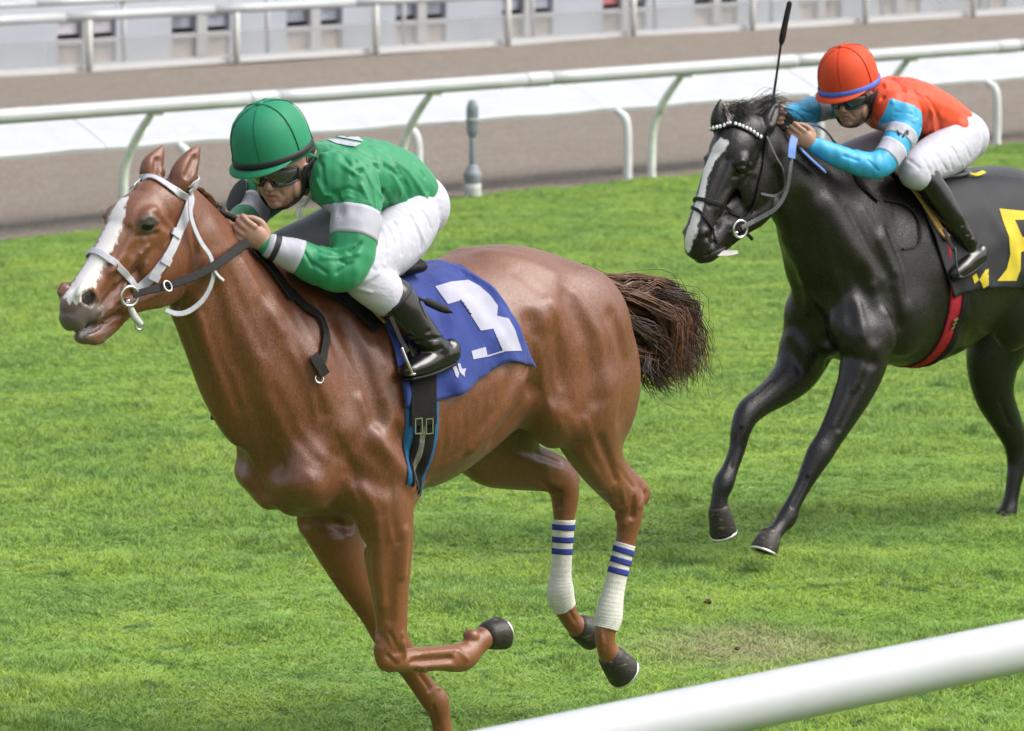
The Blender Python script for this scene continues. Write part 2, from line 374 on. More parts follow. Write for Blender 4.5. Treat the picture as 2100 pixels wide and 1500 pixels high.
# ---- grass: blades too many to count
def leaf_mat():
    m = bpy.data.materials.new('grass_blade'); m.use_nodes = True; N, L = nodes(m); b = N['Principled BSDF']; b.inputs['Roughness'].default_value = 0.55; b.inputs['Specular IOR Level'].default_value = 0.3
    oi = N.new('ShaderNodeObjectInfo'); ge = N.new('ShaderNodeNewGeometry'); tx = N.new('ShaderNodeMapping'); tx.inputs['Scale'].default_value = (1, 1, 0); L.new(ge.outputs['Position'], tx.inputs[0])
    def patch(sc, lo, hi, a, c, fac_prev=None):
        n = N.new('ShaderNodeTexNoise'); n.inputs['Scale'].default_value = sc; n.inputs['Detail'].default_value = 4; n.inputs['Roughness'].default_value = 0.6; L.new(tx.outputs[0], n.inputs['Vector'])
        r = N.new('ShaderNodeMapRange'); r.inputs[1].default_value = lo; r.inputs[2].default_value = hi; L.new(n.outputs[0], r.inputs[0])
        x = N.new('ShaderNodeMix'); x.data_type = 'RGBA'; L.new(r.outputs[0], x.inputs[0])
        if isinstance(a, tuple): x.inputs[6].default_value = (*a, 1)
        else: L.new(a, x.inputs[6])
        x.inputs[7].default_value = (*c, 1); return x.outputs[2]
    c = patch(0.8, 0.36, 0.62, (0.225, 0.380, 0.060), (0.320, 0.455, 0.072))
    c = patch(1.3, 0.42, 0.64, c, (0.180, 0.325, 0.060))
    c = patch(6.0, 0.55, 0.66, c, (0.105, 0.215, 0.045))
    c = patch(11.0, 0.54, 0.64, c, (0.31, 0.44, 0.13))
    wp = ground(1540, 1330); dv = N.new('ShaderNodeVectorMath'); dv.operation = 'DISTANCE'; L.new(ge.outputs['Position'], dv.inputs[0]); dv.inputs[1].default_value = (*wp,)
    wr = N.new('ShaderNodeMapRange'); wr.inputs[1].default_value = 0.55; wr.inputs[2].default_value = 0.08; wr.inputs[3].default_value = 0.0; wr.inputs[4].default_value = 1.0; L.new(dv.outputs['Value'], wr.inputs[0])
    nz = N.new('ShaderNodeTexNoise'); nz.inputs['Scale'].default_value = 9; L.new(tx.outputs[0], nz.inputs['Vector']); mu = N.new('ShaderNodeMath'); mu.operation = 'MULTIPLY'; L.new(wr.outputs[0], mu.inputs[0]); L.new(nz.outputs[0], mu.inputs[1]); mu2 = N.new('ShaderNodeMath'); mu2.operation = 'MULTIPLY'; mu2.inputs[1].default_value = 1.7; mu2.use_clamp = True; L.new(mu.outputs[0], mu2.inputs[0])
    xw = N.new('ShaderNodeMix'); xw.data_type = 'RGBA'; L.new(mu2.outputs[0], xw.inputs[0]); L.new(c, xw.inputs[6]); xw.inputs[7].default_value = (0.38, 0.37, 0.20, 1); c = xw.outputs[2]      # scuffed, dusty spot where hooves tore the turf
    rm = N.new('ShaderNodeMapRange'); rm.inputs[3].default_value = 0.86; rm.inputs[4].default_value = 1.16; L.new(oi.outputs['Random'], rm.inputs[0])
    x = N.new('ShaderNodeMix'); x.data_type = 'RGBA'; x.blend_type = 'MULTIPLY'; x.inputs[0].default_value = 1; L.new(c, x.inputs[6]); L.new(rm.outputs[0], x.inputs[7])
    L.new(x.outputs[2], b.inputs['Base Color'])
    vm = N.new('ShaderNodeMix'); vm.data_type = 'VECTOR'; vm.inputs[0].default_value = 0.7; L.new(ge.outputs['Normal'], vm.inputs[4]); vm.inputs[5].default_value = (0, 0, 1); vn = N.new('ShaderNodeVectorMath'); vn.operation = 'NORMALIZE'; L.new(vm.outputs[1], vn.inputs[0]); L.new(vn.outputs[0], b.inputs['Normal'])      # fine blades shade like the sward they make up
    tr = N.new('ShaderNodeBsdfTranslucent'); L.new(x.outputs[2], tr.inputs[0]); ms = N.new('ShaderNodeMixShader'); ms.inputs[0].default_value = 0.25
    L.new(b.outputs[0], ms.inputs[1]); L.new(tr.outputs[0], ms.inputs[2]); L.new(ms.outputs[0], N['Material Output'].inputs[0]); return m
M_BLADE = leaf_mat()
def tuft(seed, nb=28, h=0.030, spread=0.036):
    r = np.random.default_rng(seed); V, F = [], []
    for i in range(nb):
        a, q = r.uniform(0, 6.28), spread * math.sqrt(r.uniform()); p = np.array([q * math.cos(a), q * math.sin(a), -0.004]); d = r.normal(size=2) * 0.75; hh = h * r.uniform(0.5, 1.15); wd = r.uniform(0.0016, 0.0030); b = r.uniform(0, 6.28)
        s = np.array([math.cos(b), math.sin(b), 0]) * wd; t1 = p + np.array([d[0] * hh * .35, d[1] * hh * .35, hh * .6]); t2 = p + np.array([d[0] * hh, d[1] * hh, hh]); k = len(V)
        V += [p - s, p + s, t1 + s * .8, t1 - s * .8, t2]; F += [(k, k + 1, k + 2, k + 3), (k + 3, k + 2, k + 4)]
    me = mesh('grass_tuft', V, F, M_BLADE, False); return me
def grass(name, label, x_of_y, y0, y1, step, seed, hscale):
    """one mesh of scattered points that geometry nodes turns into tufts"""
    ys = np.arange(y0, y1, step); P = []; r = np.random.default_rng(seed)
    for y in ys:
        a, b = x_of_y(y); xs = np.arange(a, b, step); P.append(np.stack([xs + r.uniform(-.5, .5, len(xs)) * step, y + r.uniform(-.5, .5, len(xs)) * step], 1))
    P = np.concatenate(P); V = np.column_stack([P, turf_h(P[:, 0], P[:, 1]) - 0.006])
    me = bpy.data.meshes.new(name); me.vertices.add(len(V)); me.vertices.foreach_set('co', V.astype(np.float32).ravel())
    g = 0.6 + 0.3 * wave(11, 2.6)(P[:, 0], P[:, 1]) + 0.38 * wave(12, 9.0)(P[:, 0], P[:, 1]); g = np.clip(g, 0.35, 1.7) * r.uniform(.75, 1.25, len(V)) * hscale
    me.attributes.new('hs', 'FLOAT', 'POINT').data.foreach_set('value', g.astype(np.float32)); me.update()
    o = bpy.data.objects.new(name, me); COL.objects.link(o); o.location = TRACK.world((0, 0, 0)); o.rotation_euler = (0, 0, TRACK.rz)
    col = bpy.data.collections.new(name + '_tufts')
    for k in range(5):
        t = bpy.data.objects.new('grass_tuft', tuft(seed * 10 + k)); col.objects.link(t)
    ng = bpy.data.node_groups.new(name, 'GeometryNodeTree'); ng.interface.new_socket('Geometry', in_out='INPUT', socket_type='NodeSocketGeometry'); ng.interface.new_socket('Geometry', in_out='OUTPUT', socket_type='NodeSocketGeometry')
    n = ng.nodes; gi, go = n.new('NodeGroupInput'), n.new('NodeGroupOutput'); ip = n.new('GeometryNodeInstanceOnPoints'); ci = n.new('GeometryNodeCollectionInfo'); ci.inputs['Collection'].default_value = col; ci.inputs['Separate Children'].default_value = True; ci.inputs['Reset Children'].default_value = True
    ip.inputs['Pick Instance'].default_value = True; rv = n.new('FunctionNodeRandomValue'); rv.data_type = 'FLOAT_VECTOR'; rv.inputs[0].default_value = (-.15, -.15, 0); rv.inputs[1].default_value = (.15, .15, 6.283)
    at = n.new('GeometryNodeInputNamedAttribute'); at.data_type = 'FLOAT'; at.inputs['Name'].default_value = 'hs'; cb = n.new('ShaderNodeCombineXYZ'); cb.inputs[0].default_value = cb.inputs[1].default_value = 1.0
    l = ng.links.new; l(gi.outputs[0], ip.inputs['Points']); l(ci.outputs[0], ip.inputs['Instance']); l(rv.outputs[0], ip.inputs['Rotation']); l(at.outputs[0], cb.inputs[2]); l(cb.outputs[0], ip.inputs['Scale']); l(ip.outputs[0], go.inputs[0])
    o.modifiers.new('tufts', 'NODES').node_group = ng
    return tag(o, label, 'grass', kind='stuff')
def view_x(y):                                            # what the camera and a step beside it can see of the track at this offset
    xs = [TRACK.px(u, 900, y)[0] for u in (-150, 2250)]; return min(xs) - 0.35, max(xs) + 0.35
def view_y(v): return TRACK.loc(ground(1050, v))[1]
Y_A, Y_B = -15.2, EDGE
grass('grass', 'short green mown turf across the racing track', lambda y: view_x(y), -15.2, -6.8, 0.025, 3, 1.0)
grass('grass', 'short green turf in the background up to the white rails', lambda y: view_x(y), EDGE - 0.03, -15.2, 0.042, 4, 1.15)

# ---- rails
M_RAIL = mat('white_rail', (0.37, 0.385, 0.405), 0.38, 0.5, var=0.05, scale=6, dirt=((0.55, 0.56, 0.53), 5.0, 0.66))
M_POST = mat('rail_post_paint', (0.62, 0.65, 0.62), 0.5, 0.4, var=0.12, scale=14, dirt=((0.30, 0.31, 0.27), 9.0, 0.60))
M_COVER = mat('white_rail_cover', (0.36, 0.375, 0.395), 0.5, 0.4, var=0.05, scale=5, dirt=((0.62, 0.66, 0.60), 7.0, 0.62))
M_WPOST = mat('white_post', (0.62, 0.63, 0.64), 0.5, 0.4, var=0.08, scale=10)
M_GALV = mat('galvanised_steel', (0.42, 0.42, 0.40), 0.5, 0.5, var=0.15, scale=20)
def rail(name, label, y, z, r, x0, x1, posts, seglen, joint, style):
    t = thing(name, label, 'rail', TRACK, (0.5 * (x0 + x1), y, 0))
    n = max(1, round((x1 - x0) / seglen)); L = (x1 - x0) / n
    for i in range(n):
        a = x0 + i * L; obj('rail_tube', *tube([(a + .002, y, z, r, r), (a + L - .002, y, z, r, r)], 6, 24, caps=False), M_RAIL, t)
        if i: obj('coupling', *tube([(a - joint, y, z, r * 1.03, r * 1.03), (a - joint * .9, y, z, r * 1.06, r * 1.06), (a + joint * .9, y, z, r * 1.06, r * 1.06), (a + joint, y, z, r * 1.03, r * 1.03)], 2, 24, caps=False), M_RAIL, t)
    for x in posts:
        if style == 'goose':
            P = [(x, y - .36, -.05, .032, .032), (x, y - .36, .25, .032, .032), (x, y - .33, .46, .032, .032), (x, y - .20, .66, .030, .030), (x, y - .07, z - r - .02, .026, .026), (x, y - .03, z - r + .03, .026, .026)]
        else: P = [(x, y + .02, -.05, .03, .03), (x, y + .02, z - r + .02, .03, .03)]
        p = obj('post', *tube(P, 5, 14, ref=(1, 0, 0)), M_POST, t)
        obj('bracket', *box((x, y - (.02 if style == 'goose' else 0), z - r - .006), (.05, .03, .012)), M_GALV, p, smooth=False)
    return t
rail('turf_rail', 'round white running rail on leaning gooseneck posts at the far turf edge', -25.16, 0.875, 0.052, -45, -12,
     [-22.03 + 2.68 * k for k in (3, 2, 1, 0, -1, -2, -3, -4, -5, -6)], 2.68, 0.12, 'goose')
rail('near_rail', 'thick white rail crossing the bottom right corner in front of the turf', -8.0, 0.965, 0.069, -26, 4, [-23.5, -19.7, -15.6, -4.2, -0.4, 3.0], 7.5, 0.13, 'goose')
# dirt-track rail: wide sloping cover panels on white hooked posts
t = thing('dirt_rail', 'low rail with a wide white cover band behind the running rail', 'rail', TRACK, (-28, -25.8, 0))
for i in range(12):
    a = -12 - 2.5 * i; b = a - 2.496
    sec = [(-25.66, .535), (-25.655, .56), (-25.68, .585), (-25.86, .675), (-26.00, .735), (-26.05, .745), (-26.075, .72), (-26.06, .69), (-25.9, .63), (-25.72, .55)]
    V = []; nn = 8
    for j in range(nn + 1):
        x = a + (b - a) * j / nn; s = 0.006 * math.sin(j * 1.9 + i * 2.3)
        V += [(x, yy, zz + s) for yy, zz in sec]
    F = grid_faces(nn + 1, len(sec)); F += [tuple(range(len(sec))), tuple(nn * len(sec) + k for k in range(len(sec)))[::-1]]
    obj('cover_panel', V, F, M_COVER, t, smooth=False)
for k in range(-3, 9):
    x = -22.68 - 2.24 * k
    obj('post', *tube([(x, -25.56, -.05, .034, .034), (x, -25.56, .34, .034, .034), (x, -25.585, .48, .034, .034), (x, -25.66, .53, .03, .03)], 5, 14, ref=(1, 0, 0)), M_WPOST, t)
# grey marker post between the rails
M_GREY = mat('grey_paint', (0.20, 0.23, 0.26), 0.55, 0.4, var=0.2, scale=25)
M_CONC = mat('concrete', (0.42, 0.42, 0.41), 0.9, 0.2, var=0.15, scale=30, bump=.3)
bx_, by_ = -25.42, -25.50
t = thing('marker_post', 'grey marker post with a fat head and concrete foot beside the rail', 'post', TRACK, (bx_, by_, 0))
obj('foot', *tube([(bx_, by_, -.04, .065, .065), (bx_, by_, .10, .065, .065)], 3, 16, caps=False), M_CONC, t)
obj('collar', *tube([(bx_, by_, .10, .055, .055), (bx_, by_, .17, .068, .068), (bx_, by_, .20, .05, .05)], 3, 16), M_GREY, t)
obj('stem', *tube([(bx_, by_, .19, .022, .022), (bx_, by_, .47, .022, .022)], 3, 14, caps=False), M_GREY, t)
h_ = obj('head', *tube([(bx_, by_, .46, .03, .03), (bx_, by_, .49, .042, .042), (bx_, by_, .60, .045, .045), (bx_, by_, .66, .045, .045), (bx_, by_, .69, .036, .036)], 3, 16), M_GREY, t)
obj('clamp', *tube([(bx_, by_, .565, .05, .05), (bx_, by_, .585, .05, .05)], 2, 16, caps=False), M_GALV, h_)

# ---- far side: outer rail with a see-through white barrier, a white hall with windows behind it
M_BARR = mat('sheer_white_mesh', (0.40, 0.41, 0.42), 0.7, 0.2, var=0.04, alpha=0.36)
M_WALLW = mat('white_canvas_wall', (0.40, 0.425, 0.475), 0.7, 0.3, var=0.04, scale=2.0)
M_GLASSD = mat('dark_window_glass', (0.28, 0.30, 0.36), 0.15, 0.6, var=0.35, scale=4)
M_TAN = mat('tan_panel', (0.42, 0.34, 0.27), 0.7, 0.3, var=0.25, scale=5)
M_FRAMEW = mat('white_frame', (0.42, 0.42, 0.43), 0.5, 0.4, var=0.04)
YF = -38.1
t = thing('outer_rail', 'white outer rail on grey posts across the top of the dirt track', 'rail', TRACK, (-38, YF, 0))
for i in range(14):
    a = -24 - 2.03 * i
    obj('rail_tube', *tube([(a, YF, .565, .05, .05), (a - 2.026, YF, .565, .05, .05)], 3, 14, caps=False), M_RAIL, t)
    p = obj('post', *tube([(a - .3, YF + .03, -.05, .036, .036), (a - .3, YF + .03, .525, .036, .036)], 2, 10, caps=False), M_GALV, t)
    obj('kerb_board', *box((a - 1.013, YF - .07, .03), (1.011, .02, .03)), M_FRAMEW, t, smooth=False)
t = thing('mesh_barrier', 'sheer white mesh barrier low behind the outer rail', 'barrier', TRACK, (-38, YF - .3, 0))
for i in range(14):
    a = -24 - 2.03 * i
    obj('mesh_panel', *box((a - 1.015, YF - .3, .16), (1.0, .006, .15)), M_BARR, t, smooth=False)
t = thing('guard_rail', 'thin white upper rail at the top left behind the outer rail', 'rail', TRACK, (-38, YF - .45, 0))
for i in range(14):
    a = -24 - 2.03 * i
    obj('rail_tube', *tube([(a, YF - .45, .69, .035, .035), (a - 2.026, YF - .45, .69, .035, .035)], 3, 12, caps=False), M_RAIL, t)
    obj('post', *tube([(a - 1.2, YF - .47, -.02, .025, .025), (a - 1.2, YF - .47, .67, .025, .025)], 2, 10, caps=False), M_FRAMEW, t)
YB = -38.85
hall = thing('white_hall', 'long white hall with paired dark windows behind the outer rail', 'building', TRACK, (-42, YB, 0))
cell = []
for (u0, u1, kind) in [(118, 238, 'pale'), (352, 472, 'dark'), (588, 702, 'dark'), (812, 915, 'dark'), (1030, 1134, 'dark'), (1236, 1325, 'red'), (1424, 1512, 'dark'), (1640, 1726, 'tan'), (1800, 1888, 'dark'), (1978, 2064, 'dark')]:
    xa, xb = TRACK.px(u0, 60, YB)[0], TRACK.px(u1, 60, YB)[0]; cell.append((xb, xa, kind))
cell.sort(); WT, WB = 0.52, 0.02
xs_ = [-75.0] + [q for c in cell for q in c[:2]] + [-20.0]
for i in range(0, len(xs_), 2):
    a, b = xs_[i], xs_[i + 1]; obj('wall_panel', *box(((a + b) / 2, YB - .05, 1.6), ((b - a) / 2 - .002, .05, 1.6)), M_WALLW, hall, smooth=False)
obj('fascia', *box((-47.5, YB - .05, 1.87), (27.5, .045, 1.335)), M_WALLW, hall, smooth=False)
M_PALEP = mat('pale_pane', (0.50, 0.47, 0.53), .3, var=.2, scale=6); M_REDS = mat('red_sign', (0.45, 0.16, 0.17), .5)
for a, b, kind in cell:
    wd = b - a; mid = (a + b) / 2
    f = obj('window', *box((mid, YB - .03, WT), (wd / 2, .03, .018)), M_FRAMEW, hall, smooth=False)
    obj('sill', *box((mid, YB - .03, .012), (wd / 2, .03, .012)), M_FRAMEW, f, smooth=False)
    obj('mullion', *box((mid, YB - .015, .26), (wd * .085, .035, .235)), M_FRAMEW, f, smooth=False)
    obj('transom', *box((mid, YB - .022, .255), (wd / 2, .028, .025)), M_FRAMEW, f, smooth=False)
    for s in (-1, 1):
        m_up = {'pale': M_PALEP, 'red': M_GLASSD if s < 0 else M_REDS, 'tan': M_TAN}.get(kind, M_GLASSD)
        obj('pane', *box((mid + s * wd * .29, YB - .07, .425), (wd * .2, .01, .095)), m_up, f, smooth=False)
        obj('pane', *box((mid + s * wd * .29, YB - .07, .125), (wd * .2, .01, .105)), M_TAN, f, smooth=False)
obj('back_wall', *box((-47.5, YB - 6, 1.6), (27.5, .1, 1.6)), M_WALLW, hall, smooth=False)
obj('roof', *box((-47.5, YB - 3, 3.26), (28, 3.3, .06)), M_WALLW, hall, smooth=False)

# torn clods of earth lying on the turf
M_CLOD = mat('torn_earth', (0.10, 0.062, 0.035), .95, .1, var=.35, scale=60, bump=.6, bscale=120)
for k, (u, v, r, lab) in enumerate([(1412, 1224, .009, 'small clod of dark earth left of a larger clod on the turf'), (1452, 1232, .013, 'larger clod of dark earth on the turf behind the hind hooves'), (1512, 1328, .008, 'small earth crumb beside the scuffed turf near the rail')]):
    p = TRACK.loc(ground(u, v, .03)); V, F = ell((p[0], p[1], .026), (r * 1.3, r, r * .75), None, 12, 8); V = V + np.random.default_rng(k).normal(size=V.shape) * r * .16
    tag(obj('earth_clod', V, F, M_CLOD, smooth=False), lab, 'clod', 'clods torn from the turf')
# ================================================================ horses
M_CHEST = coat_mat('chestnut_coat', (0.082, 0.0210, 0.0072), (0.126, 0.037, 0.0120), (0.185, 0.064, 0.021), 0.35, 0.70, 0.03, dark=(0.088, 0.066, 0.062))
M_BLACK = coat_mat('black_brown_coat', (0.0065, 0.0050, 0.0052), (0.0105, 0.0078, 0.0068), (0.005, 0.0044, 0.005), 0.28, 0.42, 0.0, dark=(0.008, 0.007, 0.007))
M_HOOF = mat('hoof_horn', (0.028, 0.024, 0.022), 0.5, 0.35, var=0.4, scale=40, stretch=(1, 1, 4), dirt=((0.16, 0.13, 0.09), 30, 0.58))
M_SHOE = mat('aluminium_shoe', (0.75, 0.75, 0.75), 0.3, 0.5, metal=0.9, var=0.1)
M_EYE = mat('horse_eye', (0.006, 0.004, 0.003), 0.06, 0.4, var=0.3)
M_TAILR = mat('chestnut_tail_hair', (0.040, 0.018, 0.010), 0.42, 0.5, var=0.45, scale=60)
M_MANEB = mat('black_mane_hair', (0.016, 0.014, 0.014), 0.45, 0.5, var=0.4, scale=60)
def chain(fr, rows): return [(*fr.px(u, v, l), rn, rs) for u, v, l, rn, rs in rows]
def hoof_parts(name_parent, cor, sole, toe, k=1.0, shoe=True):
    """cor: centre of the coronet, sole: centre of the sole, toe: direction of the toe"""
    cor, sole = np.asarray(cor, float), np.asarray(sole, float); dn = nrm(sole - cor); t = nrm(np.asarray(toe) - dn * (np.asarray(toe) @ dn)); sd_ = np.cross(dn, t); H = np.linalg.norm(sole - cor); V = []; n = 24
    for q, (h, rl, rw, sh) in enumerate([(-.18, .036, .034, -.004), (0.0, .046, .043, -.004), (.08, .048, .045, -.003), (.5, .055, .051, .004), (.93, .061, .057, .010), (1.0, .060, .056, .010), (1.0, .050, .046, .010), (.93, .040, .036, .008)]):
        for i in range(n):
            a = 2 * math.pi * i / n; c, s = math.cos(a), math.sin(a); back = 0.86 if c < 0 else 1.0
            tilt = -0.012 * c * (1 - max(0, h)) * (1 if q > 0 else 0)
            V.append(cor + dn * (H * h + tilt) + t * (rl * k * c * back + sh) + sd_ * rw * k * s)
    F = grid_faces(8, n); F.append(tuple(range(n))[::-1]); F.append(tuple(7 * n + i for i in range(n)))
    o = obj('hoof', V, F, M_HOOF, name_parent)
    if shoe:
        W = []
        for rr, h in ((.061, 1.0), (.061, 1.09), (.046, 1.09), (.046, 1.0)):
            for i in range(n - 3):
                a = -math.pi * .82 + 2 * math.pi * .82 * i / (n - 4); c, s = math.cos(a), math.sin(a); W.append(cor + dn * H * h + t * (rr * k * c * (0.88 if c < 0 else 1) + .010) + sd_ * rr * k * .93 * s)
        m_ = n - 3; F = [(a * m_ + i, a * m_ + i + 1, ((a + 1) % 4) * m_ + i + 1, ((a + 1) % 4) * m_ + i) for a in range(4) for i in range(m_ - 1)] + [(0, m_, 2 * m_, 3 * m_), (m_ - 1, 4 * m_ - 1, 3 * m_ - 1, 2 * m_ - 1)]
        obj('horseshoe', W, F, M_SHOE, o)
    return o
def locks(fan, nlock, per, r0, r1, seed, spread=.016, wave_=.012, segs=14):
    """hair gathered in locks: fan(s, r) gives a lock's guide; strands stay close to their lock and part at its end"""
    r = np.random.default_rng(seed); V, F = [], []; idx = []
    for k in range(nlock):
        g = crom(fan(r.uniform(), r), 8); cf = r.uniform(4, 10); cp = r.uniform(0, 6.28, 3); ca = wave_ * r.uniform(.4, 1.6); mi = int(r.uniform() < .3)
        for _ in range(per):
            L = r.uniform(.72, 1.0); q = np.linspace(0, (len(g) - 1) * L, segs); C = np.stack([np.interp(q, np.arange(len(g)), g[:, c]) for c in range(3)], 1); tt = np.linspace(0, 1, segs)[:, None]
            C = C + r.normal(size=3) * spread * (.5 + .6 * tt) + ca * np.sin(cf * tt + cp) * tt + r.normal(size=3) * .016 * tt ** 3 + .004 * np.sin(r.uniform(8, 16) * tt + r.uniform(0, 6, 3)) * tt
            T = np.gradient(C, axis=0); b0 = len(V)
            for i, (c, t) in enumerate(zip(C, T)):
                t = nrm(t); a = nrm(np.cross(t, (0.3, 0.9, 0.2))); b = np.cross(t, a); w_ = r0 + (r1 - r0) * (i / (segs - 1)) ** 2; V += [c + a * w_, c - a * w_ * .5 + b * w_ * .87, c - a * w_ * .5 - b * w_ * .87]
            fs = [(b0 + i * 3 + j, b0 + i * 3 + (j + 1) % 3, b0 + (i + 1) * 3 + (j + 1) % 3, b0 + (i + 1) * 3 + j) for i in range(segs - 1) for j in range(3)]; F += fs; idx += [1 if (mi or i < 6 and r.uniform() < .85) else 0 for i in range(segs - 1) for j in range(3)]
    return np.array(V), F, idx
def hair(P0, paths, n, r0, r1, seed, jitter, segs=12, wave_=0.01, lens=(0.7, 1.05)):
    """strands as thin tapered three-sided tubes following a guide, spread and curled"""
    r = np.random.default_rng(seed); V, F = [], []
    for _ in range(n):
        g = crom(paths[r.integers(len(paths))], 6); off = P0(r); L = r.uniform(*lens); idx = np.linspace(0, (len(g) - 1) * min(1, L), segs); C = np.stack([np.interp(idx, np.arange(len(g)), g[:, k]) for k in range(3)], 1)
        tt = np.linspace(0, 1, segs)[:, None]; d = r.normal(size=3) * jitter; f = r.uniform(3, 9); ph = r.uniform(0, 6.28, 3)
        C = C + off * (1 - .2 * tt) + d * tt ** 1.4 + wave_ * np.sin(f * tt + ph) * tt
        T = np.gradient(C, axis=0); k = len(V)
        for i, (c, t) in enumerate(zip(C, T)):
            t = nrm(t); a = nrm(np.cross(t, (0.3, 0.9, 0.2))); b = np.cross(t, a); q = (r0 + (r1 - r0) * i / (segs - 1))
            V += [c + a * q, c - a * q * .5 + b * q * .87, c - a * q * .5 - b * q * .87]
        F += [(k + i * 3 + j, k + i * 3 + (j + 1) % 3, k + (i + 1) * 3 + (j + 1) % 3, k + (i + 1) * 3 + j) for i in range(segs - 1) for j in range(3)]
    return np.array(V), F
def mir(P): return np.asarray(P) * np.array([1, -1, 1])
def both(f, *a): return [f(*a)]

# ---------------------------------------------------------------- horse 1: chestnut
fr = H1F; px = fr.px
h1 = thing('horse', 'chestnut racehorse with a white blaze galloping in front', 'horse', fr, (-0.6, 0, 0))
def E(u, v, l, r, rot=None): return ell(px(u, v, l), r, rot)
def both_e(u, v, l, r, rot=None):
    c = px(u, v, l); a = ell(c, r, rot); return [a, (a[0] * np.array([1, -1, 1]), [q[::-1] for q in a[1]])]
def both_t(rows):
    a = tube(chain(fr, rows)); return [a, (a[0] * np.array([1, -1, 1]), [q[::-1] for q in a[1]])]
HEADROT = roty(38)
parts = []
# barrel
parts.append(sections([
    (-.02, 1.24, 0.0, 1.03, .06, .55, 1, 1), (-.05, 1.34, -.02, .95, .14, .55, 1, 1), (-.11, 1.48, -.07, .90, .19, .6, 1.15, 1),
    (-.22, 1.63, -.20, .88, .225, .62, 1.5, 1), (-.38, 1.665, -.38, .875, .255, .62, 1.5, .95), (-.55, 1.645, -.56, .90, .285, .58, 1.2, .95),
    (-.72, 1.645, -.74, .925, .30, .55, 1.0, 1), (-.88, 1.672, -.90, .985, .295, .5, .95, 1), (-1.02, 1.695, -1.04, 1.05, .28, .42, .95, 1),
    (-1.16, 1.69, -1.16, 1.10, .27, .42, .95, 1), (-1.32, 1.65, -1.30, 1.12, .25, .45, .95, 1), (-1.45, 1.595, -1.42, 1.16, .20, .5, 1, 1),
    (-1.53, 1.54, -1.52, 1.22, .13, .5, 1, 1), (-1.58, 1.48, -1.57, 1.30, .06, .5, 1, 1)]))
# neck, withers to throat
parts.append(sections([
    (-.46, 1.64, -.26, .98, .16, .55, 1.3, 1), (-.30, 1.67, -.08, .99, .185, .6, 1.35, 1), (-.16, 1.70, .05, 1.10, .175, .6, 1.35, 1), (-.03, 1.755, .17, 1.25, .150, .6, 1.3, .95),
    (.09, 1.84, .245, 1.41, .118, .6, 1.25, .9), (.185, 1.92, .305, 1.54, .098, .58, 1.2, .85), (.27, 1.98, .36, 1.625, .088, .55, 1.15, .85), (.33, 2.005, .42, 1.70, .08, .5, 1.1, .9), (.37, 1.99, .45, 1.77, .06, .5, 1, 1)]))
# head
parts += [E(318, 428, 0, (.10, .082, .095), HEADROT), E(282, 455, 0, (.12, .092, .088), HEADROT)]
parts.append(tube(chain(fr, [(300, 470, 0, .10, .088), (262, 492, 0, .086, .078), (228, 532, 0, .072, .060), (200, 568, 0, .060, .050), (176, 600, 0, .053, .052), (160, 628, 0, .050, .056), (150, 648, 0, .040, .050)]), 4, 24))
parts += both_e(346, 528, .052, (.125, .036, .105), HEADROT)
parts += both_t([(372, 575, .050, .05, .030), (335, 598, .046, .05, .030), (292, 612, .034, .042, .026), (250, 630, .022, .035, .026), (222, 655, .012, .030, .026)])
parts.append(tube(chain(fr, [(300, 585, 0, .06, .04), (255, 625, 0, .045, .035), (220, 668, 0, .033, .036), (195, 684, 0, .034, .038), (172, 690, 0, .026, .036)]), 4, 20))
parts.append(tube(chain(fr, [(320, 560, 0, .10, .055), (275, 585, 0, .08, .048), (240, 612, 0, .060, .044), (212, 640, 0, .046, .042), (196, 655, 0, .036, .040)]), 4, 20))
parts += both_e(304, 446, .078, (.045, .028, .030), HEADROT)          # brow
parts += both_e(262, 520, .055, (.10, .014, .018), HEADROT)          # cheek ridge
parts += [E(158, 626, 0, (.058, .052, .054), HEADROT), E(150, 655, 0, (.040, .046, .040))]
parts += both_e(174, 606, .040, (.036, .020, .036), HEADROT)          # nostril wing
parts += both_e(188, 640, .034, (.040, .022, .026), HEADROT)          # lip
# ears
def ear(fr, b, m, t_, l, r=.032):
    rows = [(*fr.px(*b, l), r * .9, r * .9), (*fr.px((b[0] * .6 + m[0] * .4), (b[1] * .6 + m[1] * .4), l), r * 1.12, r), (*fr.px(*m, l), r, r * .8), (*fr.px((t_[0] + m[0]) / 2, (t_[1] + m[1]) / 2, l), r * .62, r * .5), (*fr.px(*t_, l), .003, .003)]
    return tube(rows, 4, 16)
parts.append(ear(fr, (370, 378), (384, 342), (417, 288), .05, .042)); parts.append(ear(fr, (312, 365), (313, 340), (336, 296), -.045, .040))
# shoulder, forearm
parts += [ell((-.19, .12, 1.25), (.15, .085, .32), roty(26)), ell((-.19, -.12, 1.25), (.15, .085, .32), roty(26))]
parts += [ell((-.11, .13, 1.06), (.12, .085, .14)), ell((-.14, -.12, 1.05), (.10, .08, .13))]
parts += [ell((-.36, .165, 1.10), (.17, .095, .20), roty(-20)), ell((-.36, -.165, 1.10), (.17, .095, .20), roty(-20))]
parts += [E(838, 1012, .182, (.055, .042, .055))]
parts.append(tube(chain(fr, [(760, 985, .175, .13, .09), (785, 1040, .178, .110, .088), (795, 1100, .175, .092, .078), (797, 1160, .17, .080, .068), (800, 1220, .165, .066, .056), (803, 1275, .16, .056, .048), (802, 1320, .155, .054, .048), (800, 1350, .15, .050, .046)])))
parts.append(tube(chain(fr, [(806, 1356, .15, .036, .04), (850, 1354, .148, .042, .036), (900, 1350, .145, .042, .032), (928, 1350, .14, .047, .038), (952, 1346, .138, .049, .043), (974, 1325, .135, .039, .036), (992, 1308, .134, .039, .039)])))
